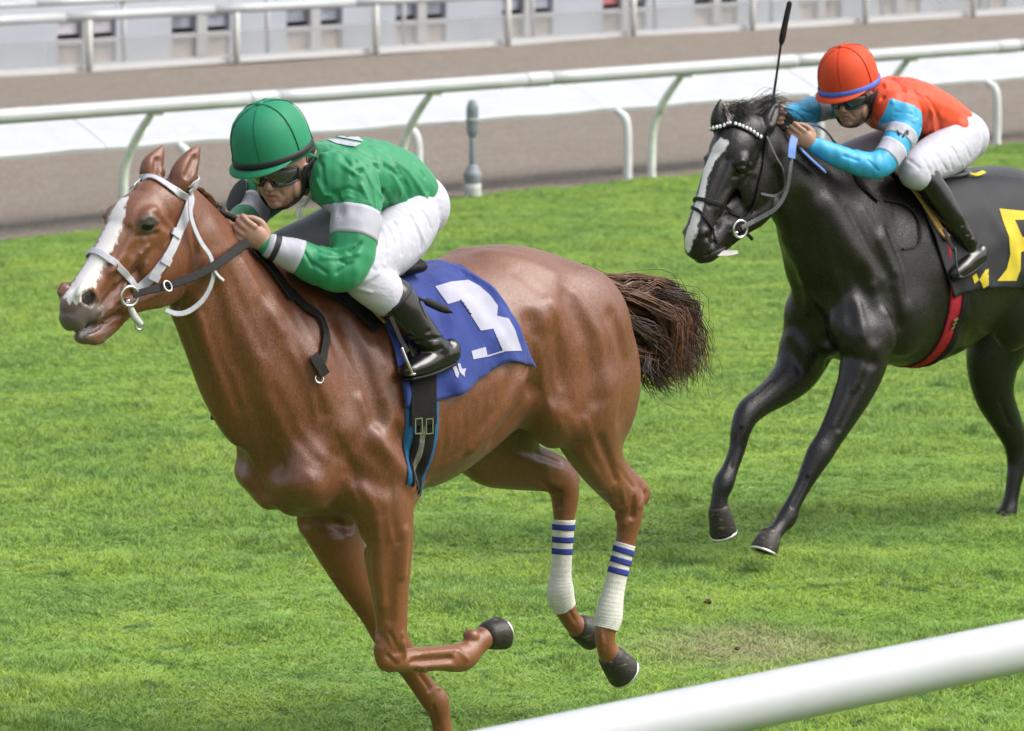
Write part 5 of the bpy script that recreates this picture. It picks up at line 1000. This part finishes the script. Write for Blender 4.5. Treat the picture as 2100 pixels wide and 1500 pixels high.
def jockey(name, label, J):
    fr = J['fr']; px = fr.px
    t = thing(name, label, 'jockey', fr, px(*J['foot'][1][:3]))
    h = Head(px(*J['face']), *J['yaw'])                     # face
    hh = Head(px(*J['rim']), *J['hyaw'])                    # helmet sits tipped on it
    neck = [(*h.p(-.03, 0, -.05), .052, .052), (*((h.p(-.05, 0, -.10) + px(*J['torso'][-1][:3])) / 2), .058, .06), (*px(*J['torso'][-1][:3]), .07, .08)]
    hd1 = hand(fr, px(*J['arm'][-1][:3]), px(*J['hand']) - px(*J['arm'][-1][:3]), J['hup'], True); hd2 = hand(fr, px(*J['farm'][-1][:3]), px(*J['fhand']) - px(*J['farm'][-1][:3]), J['hup'], False)
    mirx = lambda rows: [(*mir(px(*q[:3])), *q[3:]) for q in rows]
    leg_far = lambda rows, k, add: tube([(*p[:3], p[3] * k + add, p[4] * k + add) for p in mirx(rows)], 5, 18)
    # the body itself, one continuous figure under the silks
    K = Skin(face_parts(h) + [tube(neck, 4, 18)] + hd1 + hd2 + [limb(fr, J['torso'], .86), limb(fr, J['arm'], .72), limb(fr, J['farm'], .72), limb(fr, J['leg'], .84), leg_far(J['leg'], .84, 0), limb(fr, J['shin'], .80), leg_far(J['shin'], .80, 0), limb(fr, J['foot'], .8), leg_far(J['foot'], .8, 0)], .0042, 3, fr)
    hp = lambda *c: h.p(*c)
    K.strokes([([hp(.094, .018, -.0865), hp(.097, 0, -.0855), hp(.094, -.018, -.0865)], .0075, -.006), ([hp(.082, .03, -.010), hp(.088, .02, -.012)], .012, -.008), ([hp(.082, -.03, -.010), hp(.088, -.02, -.012)], .012, -.008),
               ([hp(.09, .020, -.056), hp(.078, .034, -.085)], .008, -.004), ([hp(.09, -.020, -.056), hp(.078, -.034, -.085)], .008, -.004), ([hp(-.010, .084, -.028)], .010, -.006), ([hp(.112, .007, -.060)], .005, -.004), ([hp(.112, -.007, -.060)], .005, -.004)])
    D = (K.V - h.o) @ h.R; lip = np.clip(1.4 - np.sqrt(((D[:, 0] - .094) / .03) ** 2 + (D[:, 1] / .027) ** 2 + ((D[:, 2] + .0865) / .012) ** 2), 0, 1)
    stub = np.clip(1.3 - np.sqrt(((D[:, 0] - .06) / .06) ** 2 + (D[:, 1] / .07) ** 2 + ((D[:, 2] + .10) / .042) ** 2), 0, 1) * J['stubble'] * (1 - lip); hm = np.clip((-D[:, 0] - .022) / .01, 0, 1) * (D[:, 2] > -.09) * (np.abs(D[:, 1]) < .079)
    K.obj('body', M_SKIN, t, attrs={'lip': lip, 'stubble': stub, 'hairm': hm.astype(float)})
    # silks
    jk = Skin([limb(fr, J['torso'][:-1], 1.0), limb(fr, J['arm'], 1.0, .004), limb(fr, J['farm'], 1.0, .004)] + [ell(px(*c[:3]), c[3]) for c in J['pads']], .0048, 4, fr)
    jk.relax(np.ones(len(jk.V)), 18); [jk.stroke(p_, r_ * .8, a_ * 1.35) for p_, r_, a_ in J['folds']]; jk.refresh(); jk.noise(.0022, 24.0, 3); jk.noise(.0010, 70.0, 4); jk.relax(np.ones(len(jk.V)) * .6, 3)
    D = jk.V; fm = np.zeros(len(jk.F), int)
    if 'sleeve' in J:                                    # sleeves of another colour: everything beyond the shoulder seam
        for rows, s in ((J['arm'], 1), (J['farm'], -1)):
            a = px(*rows[0][:3]); d = nrm(px(*rows[2][:3]) - a); fc = np.array([jk.V[list(f[:3])].mean(0) for f in jk.F]); ax_ = np.array([px(*r[:3]) for r in rows]); dist = np.full(len(fc), 9.0); pr = np.zeros(len(fc))
            for i in range(len(ax_) - 1):
                ab = ax_[i + 1] - ax_[i]; q = np.clip((fc - ax_[i]) @ ab / (ab @ ab), 0, 1); dd = np.linalg.norm(fc - ax_[i] - q[:, None] * ab, axis=1); dist = np.minimum(dist, dd)
            fm[(dist < J['sleeve'][1]) & ((fc - a) @ d > J['sleeve'][2]) & (fc[:, 1] * s > .06)] = 1
    jo = jk.obj('silk_jacket', J['silk'], t, face_mat=fm)
    if 'extra' in J: J['extra'](t, jk, K, h)
    # breeches
    hip = J['seat']; bk = Skin([ell(px(*c[:3]), c[3]) for c in hip] + [limb(fr, J['leg'], 1.0, .003), leg_far(J['leg'], 1.0, .003)], .0055, 4, fr); bk.relax(np.ones(len(bk.V)), 14); bk.strokes(J['wrinkles']); bk.relax(np.ones(len(bk.V)) * .5, 2); bk.obj('breeches', M_BREECH, t)
    for s in (1, -1):
        sh = Skin([limb(fr, J['shin'], 1.0, .004), limb(fr, J['foot'], 1.0, .003)] + [ell(px(*J['heel'][:3]), J['heel'][3])], .005, 3, fr); sh.relax(np.ones(len(sh.V)), 4); sh.strokes(J['creases'])
        sh.noise(.0012, 40.0, 5)
        if s < 0: sh.V = sh.V * np.array([1, -1, 1]); sh.me.flip_normals(); sh.refresh()
        bo = sh.obj('boot', M_BOOT, t)
        if s > 0: Kb = sh
        f0, f1 = [px(*q[:3]) for q in (J['foot'][0], J['foot'][-1])]; sole = tube([(*(f0 + [0, 0, -.034]), .010, .032), (*((f0 + f1) / 2 + [0, 0, -.036]), .010, .036), (*(f1 + [0, 0, -.026]), .009, .030)], 4, 14)
        obj('sole', *(sole if s > 0 else flip(sole)), M_BLEA, bo)
    # cap: silk cover over the skull helmet
    n, V, F = 40, [], []; prof = [(.99, -.014), (1.0, .006), (.995, .035), (.965, .068), (.905, .098), (.80, .125), (.64, .146), (.44, .160), (.22, .1675), (.05, .169)]
    for q, z in prof:
        for i in range(n):
            a = 2 * math.pi * i / n; rx = .141 if math.cos(a) > 0 else .138; pan = 1 - .006 * abs(math.sin(3 * a)) ** 8
            V.append(hh.p(rx * q * math.cos(a) * pan + .002, .118 * q * math.sin(a) * pan, z + .012 * math.cos(a) * (z < .02)))
    F = grid_faces(len(prof), n); F.append(tuple((len(prof) - 1) * n + i for i in range(n))); F.append(tuple(range(n))[::-1])
    cap = obj('helmet', V, F, J['cap'], t); obj('cap_button', *hh.e((.0, 0, .171), (.013, .012, .007), 14, 8), J['cap'], cap)
    for k in range(3):
        a = math.pi * k / 3 + .5; pts = [hh.p(.1405 * q * math.cos(a + s0) + .002, .1190 * q * math.sin(a + s0), z + .0005) for s0, pr_ in ((0, prof[1:-1]), (math.pi, prof[1:-1][::-1])) for q, z in pr_]
        obj('seam', *tube([(*p, .0007, .0007) for p in pts], 3, 6), J['seam'], cap)
    V = []; m_ = 22
    for q, (ro, dz, th) in enumerate(((1.0, 0.0, .004), (1.10, -.006, .004), (1.20, -.016, .003), (1.205, -.019, .0), (1.19, -.020, -.0), (1.08, -.012, .0), (1.0, -.008, 0))):
        for i in range(m_):
            a = -1.25 + 2.5 * i / (m_ - 1); k = max(0, math.cos(a * 1.2)) ** .6; rr = 1 + (ro - 1) * k
            V.append(hh.p(.141 * rr * math.cos(a) + .002, .118 * rr * math.sin(a), .001 + dz * k + .008 * math.cos(a)))
    F = [(q * m_ + i, q * m_ + i + 1, ((q + 1) % 7) * m_ + i + 1, ((q + 1) % 7) * m_ + i) for q in range(7) for i in range(m_ - 1)]; obj('visor', V, F, J['cap'], cap)
    V = []
    for q, z, dz in ((1.012, -.006, 0), (1.035, -.004, 0), (1.035, .014, 0), (1.015, .016, 0)):
        for i in range(n): a = 2 * math.pi * i / n; rx = .141 if math.cos(a) > 0 else .138; V.append(hh.p(rx * q * math.cos(a) + .002, .118 * q * math.sin(a), z + .012 * math.cos(a) + J.get('bandtilt', .0) * (1 - math.cos(a))))
    obj('cap_band', V, grid_faces(4, n), J['band'], cap)
    # goggles, chin strap
    V = []; n2 = 20
    for z, r in ((-.047, .97), (-.043, 1.01), (-.012, 1.04), (.004, 1.0)):
        for i in range(n2):
            a = -1.22 + 2.44 * i / (n2 - 1); nose = .016 * math.exp(-(a / .16) ** 2) if z < -.03 else 0; V.append(h.p(.116 * r * math.cos(a) ** .75 - .004, .084 * r * math.sin(a), z + nose + (.012 * (abs(a) / 1.22) ** 3 if z < -.03 else 0)))
    g = obj('goggles', *(lambda A: (A[0], A[1]))((V, grid_faces(4, n2, False))), M_LENS, t)
    rim = [V[i] for i in range(n2)] + [V[n2 + n2 - 1], V[2 * n2 + n2 - 1]] + [V[3 * n2 + i] for i in range(n2 - 1, -1, -1)] + [V[2 * n2], V[n2], V[0]]
    obj('goggle_frame', *tube([(*p, .0045, .0055) for p in rim], 2, 8), M_FOAM, g)
    obj('goggle_strap', *ribbon([h.p(.030, .080 * 1.0, -.02), h.p(.0, .088, -.012), h.p(-.06, .083, -.002), h.p(-.11, .05, .004), h.p(-.125, 0, .006)], [h.R @ np.array(q) for q in ((.3, 1, 0), (0, 1, 0), (-.3, .9, 0), (-.8, .5, 0), (-1, 0, 0))], .022, .003, 5), M_FOAM, g)
    for s in (1, -1): obj('chin_strap', *ribbon([h.p(.012, .086 * s, 0), h.p(.012, .083 * s, -.045), h.p(.022, .070 * s, -.095), h.p(.040, .035 * s, -.128), h.p(.046, .0, -.134)], [h.R @ np.array(q) for q in ((0, s, 0), (0, s, 0), (0, s, -.4), (0, .5 * s, -1), (0, 0, -1))], .024, .004, 5), M_FOAM, cap)
    return t, jk, K, h, Kb
def sleeve_band(jk, fr, pa, pb, parent, m, name, off=.0022):
    a, b = fr.px(*pa), fr.px(*pb); return obj(name, *wrap_poly(jk, [a, (a + b) / 2, b], off, 40, 4, .004, ref=(1, 0, 0), rmax=.13), m, parent)

# ---------------------------------------------------------------- rider in green
M_GREEN = mat('green_silk', (0.014, 0.190, 0.076), 0.5, 0.35, var=0.08, scale=10, bump=.12, bscale=260, sheen=.1, crease=(7, .14, (1, .6, .45)))
M_GCAP = mat('green_cap', (0.013, 0.185, 0.092), 0.62, 0.3, var=0.05, scale=20)
M_WSILK = mat('white_silk', (0.36, 0.36, 0.42), 0.55, 0.3, var=0.05, scale=14, crease=(9, .15, (1, 1, .5)))
M_BLKB = mat('black_band', (0.014, 0.014, 0.016), 0.55, 0.35, var=0.15)
M_GSEAM = mat('green_seam', (0.008, 0.10, 0.05), 0.7, 0.2)
def extra1(t, jk, K, h):
    fr = H1F; px = fr.px
    sleeve_band(jk, fr, (730, 432, .205), (722, 490, .225), t, M_WSILK, 'sleeve_band')
    sleeve_band(jk, fr, (512, 444, -.225), (503, 462, -.20), t, M_WSILK, 'sleeve_band')
    sleeve_band(jk, fr, (612, 530, .15), (546, 502, .094), t, M_WSILK, 'cuff'); sleeve_band(jk, fr, (566, 511, .108), (556, 507, .100), t, M_BLKB, 'wristband', .005)
    p, n_ = jk.pick(487, 402, .004); obj('armband', *ell(p, (.040, .006, .058), axes(np.cross((0, 0, 1), n_) * -1, n_)), M_BLKB, t)
    for L in ([(662, 276), (690, 272), (735, 282), (745, 292), (700, 284)], [(668, 286), (700, 288), (740, 296), (728, 302), (690, 296)]):
        decal(jk, L, t, M_WSILK, 'back_print', .003)
    obj('collar', *ribbon([h.p(-.02, .10, -.02), h.p(-.018, .098, -.06), h.p(-.006, .088, -.10), h.p(.012, .066, -.135)], [h.R @ np.array((.1, 1, 0))] * 4, .018, .003, 5), M_SCARF, t)
    for a in ((.03, .055, -.150), (.015, .062, -.155)): obj('tie_end', *ribbon([h.p(.015, .060, -.130), h.p(*a), h.p(a[0], a[1], a[2] - .02)], [h.R @ np.array((.5, 1, 0))] * 3, .010, .003, 4), M_SCARF, t)
J1 = dict(fr=H1F, rim=(562, 312, 0.0), face=(578, 336, 0.0), yaw=(22, 9, 0), hyaw=(5, 23, 0), stubble=.35, hup=(.1, .35, 1), silk=[M_GREEN, M_GREEN], cap=M_GCAP, band=M_BLKB, seam=M_GSEAM, extra=extra1,
    torso=[(826, 398, 0, .112, .145), (796, 378, 0, .125, .158), (750, 366, 0, .130, .168), (700, 358, 0, .122, .172), (664, 350, 0, .095, .150), (640, 342, 0, .06, .07)],
    arm=[(722, 368, .165, .086, .078), (732, 420, .195, .084, .074), (728, 470, .215, .080, .070), (722, 520, .23, .074, .066), (705, 556, .235, .066, .060), (662, 550, .20, .060, .055), (615, 530, .15, .052, .048), (575, 514, .115, .042, .040), (548, 503, .095, .034, .030)],
    farm=[(580, 368, -.165, .082, .076), (548, 392, -.20, .078, .068), (520, 422, -.225, .072, .062), (508, 450, -.215, .060, .054), (494, 462, -.15, .050, .044), (484, 468, -.10, .040, .036), (478, 470, -.07, .032, .028)],
    hand=(500, 474, .075), fhand=(462, 474, -.03), pads=[(700, 345, 0, (.13, .16, .10)), (690, 372, .13, (.10, .08, .10)), (806, 412, .02, (.095, .14, .10)), (800, 424, .05, (.10, .11, .092))],
    leg=[(836, 444, .08, .118, .10), (818, 482, .12, .106, .092), (785, 518, .165, .094, .082), (748, 545, .195, .080, .072), (745, 566, .212, .072, .066), (772, 590, .225, .070, .062), (800, 610, .235, .068, .060)],
    shin=[(806, 610, .238, .068, .058), (830, 640, .25, .062, .054), (858, 676, .262, .052, .048), (882, 704, .27, .044, .042), (896, 722, .272, .042, .040)],
    foot=[(922, 724, .275, .036, .036), (893, 736, .277, .040, .038), (866, 748, .28, .034, .040), (836, 760, .28, .024, .034)], heel=(925, 715, .275, (.03, .034, .034)),
    seat=[(838, 422, 0, (.12, .155, .12)), (842, 420, .055, (.095, .085, .12)), (768, 410, -.055, (.095, .085, .12))],
    folds=[([(640, 330), (690, 400), (700, 440)], .022, -.008), ([(660, 320), (720, 350), (780, 400), (800, 450)], .020, .006), ([(735, 350), (790, 400), (815, 445)], .016, -.007), ([(790, 340), (830, 380), (850, 430)], .016, -.006), ([(810, 330), (850, 370), (868, 400)], .014, .005), ([(700, 300), (760, 320), (820, 360)], .016, -.005),
           ([(770, 340), (785, 400), (782, 440)], .014, -.008), ([(650, 370), (665, 400), (700, 405)], .012, .006), ([(640, 300), (660, 340), (665, 380)], .014, -.006), ([(675, 505), (720, 520), (740, 500)], .012, -.007), ([(660, 530), (700, 530), (735, 520)], .012, .006), ([(690, 560), (720, 540)], .010, -.006), ([(625, 520), (640, 545)], .010, -.005), ([(740, 380), (760, 420)], .012, .006), ([(845, 330), (870, 365)], .012, -.004), ([(820, 440), (860, 430), (875, 400)], .012, .006), ([(780, 448), (800, 420)], .012, -.006), ([(520, 400), (560, 420)], .012, -.006), ([(530, 380), (575, 395)], .010, .005), ([(600, 400), (640, 430)], .014, -.007), ([(745, 345), (765, 385), (772, 430)], .010, .006), ([(755, 340), (778, 380)], .008, -.006), ([(800, 350), (822, 395), (830, 440)], .010, .005), ([(815, 345), (838, 385), (846, 425)], .009, -.006), ([(835, 345), (852, 380)], .009, .005), ([(690, 310), (715, 335), (722, 360)], .010, -.006), ([(705, 305), (735, 330)], .010, .005), ([(655, 290), (690, 310)], .010, -.005), ([(760, 300), (800, 320), (835, 350)], .010, .004), ([(660, 500), (690, 515), (730, 505)], .008, .005), ([(650, 515), (690, 530), (715, 545)], .008, -.006), ([(640, 540), (670, 560)], .009, -.005), ([(690, 395), (715, 385), (750, 400)], .009, -.005), ([(685, 410), (715, 402), (755, 418)], .009, .004)],
    wrinkles=[([(778 + a, 468 - b), (790 + a * 1.05, 500 - b), (786 + a * 1.1 + c, 530 - b * .8)], r_, d_) for a, b, c, r_, d_ in ((0, 0, 4, .010, -.005), (16, 4, -3, .009, -.003), (30, 12, 5, .011, -.006), (52, 14, 0, .010, -.003), (64, 24, 8, .012, -.005), (88, 34, 2, .010, -.004), (24, -6, 0, .008, .003), (74, 12, 6, .009, .003))] + [([(700, 575), (730, 560), (760, 540)], .012, -.006), ([(725, 585), (750, 575), (775, 560)], .012, .006), ([(735, 530), (770, 555)], .010, -.005), ([(745, 520), (790, 545)], .010, .004), ([(705, 580), (735, 592), (760, 600)], .009, .005)],
    creases=[([(855, 700), (890, 695), (915, 690)], .010, -.006), ([(850, 712), (890, 708), (925, 702)], .009, .005), ([(840, 690), (880, 680)], .010, -.004), ([(868, 725), (905, 715)], .010, -.004)])
t, jk, K, h, Kb = jockey('person', 'jockey in green silks and green cap crouched on the chestnut horse', J1)
obj('boot_top', *tube([(*H1F.px(806, 611, .238), .073, .063), (*H1F.px(810, 616, .240), .073, .063)], 3, 24, caps=False), M_BLKB, t)

# ---------------------------------------------------------------- rider in orange and blue
M_ORANGE = mat('orange_silk', (0.56, 0.052, 0.010), 0.5, 0.3, var=0.06, scale=10, bump=.12, bscale=260, sheen=.1, crease=(7, .12, (1, .6, .45)))
M_OCAP = mat('orange_cap', (0.53, 0.050, 0.012), 0.65, 0.3, var=0.05, scale=20)
M_SKYB = mat('sky_blue_silk', (0.035, 0.30, 0.53), 0.45, 0.35, var=0.06, scale=10, bump=.12, bscale=260, crease=(9, .12, (1, .6, .45)))
M_BLUEB = mat('blue_band', (0.06, 0.14, 0.52), 0.6, 0.3)
M_OSEAM = mat('orange_seam', (0.42, 0.04, 0.010), 0.7, 0.2)
def extra2(t, jk, K, h):
    fr = H2F; px = fr.px
    sleeve_band(jk, fr, (1849, 270, .205), (1840, 290, .212), t, M_WSILK, 'sleeve_band'); sleeve_band(jk, fr, (1832, 303, .218), (1815, 328, .222), t, M_WSILK, 'sleeve_band')
    sleeve_band(jk, fr, (1686, 220, -.195), (1664, 227, -.20), t, M_WSILK, 'sleeve_band')
    S = Surf(*wrap_poly(jk, [px(1853, 264, .203), px(1845, 280, .208), px(1838, 295, .213)], .0026, 40, 4, .004, ref=(1, 0, 0), rmax=.13), fr)
    for L in ([(1838, 267), (1842, 268), (1850, 287), (1847, 288)], [(1847, 286), (1850, 287), (1862, 268), (1858, 267)], [(1860, 267), (1864, 269), (1862, 278), (1858, 276)]): decal(S, L, t, M_BLKB, 'sleeve_emblem', .002, 2)
    obj('collar', *ribbon([h.p(-.03, .10, -.03), h.p(-.03, .10, -.07), h.p(-.012, .085, -.11)], [h.R @ np.array((.1, 1, 0))] * 3, .016, .003, 5), M_SCARF, t)
J2 = dict(fr=H2F, rim=(1743, 174, 0.0), face=(1750, 190, 0.0), yaw=(16, 8, 0), hyaw=(4, 21, 0), stubble=.75, hup=(.1, .35, 1), silk=[M_ORANGE, M_SKYB], cap=M_OCAP, band=M_BLUEB, seam=M_OSEAM, extra=extra2, sleeve=(1, .105, .0),
    torso=[(1938, 256, 0, .105, .145), (1905, 238, 0, .118, .158), (1862, 222, 0, .126, .168), (1828, 214, 0, .120, .172), (1802, 206, 0, .092, .15), (1785, 200, 0, .06, .07)],
    arm=[(1852, 232, .17, .076, .072), (1856, 262, .20, .070, .064), (1840, 290, .212, .062, .057), (1818, 325, .222, .058, .053), (1793, 340, .215, .054, .050), (1750, 332, .175, .048, .045), (1705, 314, .135, .042, .040), (1668, 298, .10, .034, .031)],
    farm=[(1738, 208, -.17, .072, .068), (1708, 214, -.19, .060, .055), (1675, 224, -.20, .054, .050), (1645, 232, -.17, .048, .044), (1618, 236, -.12, .040, .036), (1602, 238, -.09, .032, .030)],
    hand=(1632, 276, .08), fhand=(1585, 240, -.07), pads=[(1832, 205, 0, (.13, .16, .10)), (1828, 226, .13, (.09, .08, .09)), (1928, 262, .03, (.09, .15, .10))],
    leg=[(1962, 288, .085, .122, .105), (1938, 312, .125, .104, .092), (1905, 330, .165, .090, .080), (1880, 345, .195, .076, .070), (1874, 354, .205, .068, .062), (1886, 362, .21, .060, .056)],
    shin=[(1898, 366, .215, .058, .052), (1922, 400, .235, .056, .050), (1948, 440, .25, .050, .046), (1972, 478, .262, .042, .040), (1984, 500, .268, .040, .038)],
    foot=[(2008, 524, .275, .034, .034), (1990, 534, .277, .038, .036), (1972, 548, .28, .032, .038), (1955, 560, .28, .022, .032)], heel=(2012, 516, .275, (.03, .032, .032)),
    seat=[(1958, 280, 0, (.12, .165, .12)), (1964, 276, .065, (.10, .09, .115)), (1912, 270, -.07, (.10, .09, .115))],
    folds=[([(1830, 160), (1870, 200), (1880, 240)], .02, -.006), ([(1880, 190), (1910, 230), (1915, 270)], .018, .006), ([(1900, 200), (1925, 240), (1930, 275)], .016, -.006), ([(1810, 200), (1800, 250)], .02, -.008), ([(1890, 260), (1870, 300)], .016, -.006), ([(1815, 170), (1830, 210)], .014, .005), ([(1835, 230), (1870, 235)], .01, -.004), ([(1830, 245), (1875, 250)], .01, .004), ([(1780, 330), (1800, 350)], .010, -.004), ([(1730, 320), (1760, 330)], .010, -.004), ([(1640, 225), (1670, 235)], .010, -.004)],
    wrinkles=[([(1892 + a, 325 - b), (1904 + a, 345 - b), (1908 + a + c, 362 - b * 1.2)], r_, d_) for a, b, c, r_, d_ in ((0, 0, 4, .010, -.004), (14, 2, -4, .008, -.003), (28, 10, 6, .011, -.005), (46, 12, 0, .009, -.003), (60, 22, 5, .011, -.004), (82, 32, 0, .010, -.004), (20, -3, 2, .008, .003), (70, 8, 4, .008, .003))] + [([(1865, 330), (1885, 345)], .012, -.005), ([(1990, 250), (2010, 290)], .014, -.004)],
    creases=[([(1955, 490), (1985, 480)], .010, -.005), ([(1965, 500), (1995, 492)], .009, .006), ([(1945, 470), (1975, 462)], .010, -.004)])
t, jk, K, h, Kb = jockey('person', 'jockey in orange silks with sky-blue sleeves riding the dark horse', J2)
w_ = thing('whip', "thin black whip under the green jockey's arm, tip behind his boot", 'whip', H1F, H1F.px(500, 460, .05))
wa, wb = H1F.px(438, 430, -.02), H1F.px(926, 641, .33); obj('handle', *tube([(*(wa + (wb - wa) * q), r_, r_) for q, r_ in ((0, .013), (.02, .015), (.04, .010), (.22, .010))], 4, 12), M_BLEA, w_)
obj('shaft', *tube([(*(wa + (wb - wa) * q), .005, .005) for q in (.2, .55, .9)], 4, 10), M_BLEA, w_); obj('flap', *tube([(*(wa + (wb - wa) * q), r_, .006) for q, r_ in ((.885, .006), (.90, .013), (.97, .013), (1.0, .003))], 4, 10), M_BLEA, w_)
# whip, held upright behind the dark horse's ears
fr = H2F; px = fr.px
w_ = thing('whip', "black riding whip held upright behind the dark horse's ears", 'whip', fr, px(1583, 250, -.07))
obj('handle', *tube([(*px(1583, 252, -.07), .012, .012), (*px(1584, 225, -.07), .011, .011), (*px(1586, 198, -.07), .008, .008)], 4, 12), M_BLEA, w_)
obj('shaft', *tube([(*px(1586, 200, -.07), .0058, .0058), (*px(1594, 145, -.07), .005, .005), (*px(1602, 88, -.07), .005, .005)], 4, 10), M_BLEA, w_)
obj('flap', *tube([(*px(1602, 90, -.07), .008, .008), (*px(1604, 80, -.07), .014, .012), (*px(1612, 40, -.07), .013, .011), (*px(1619, 8, -.07), .012, .010)], 4, 10), M_WEB, w_)
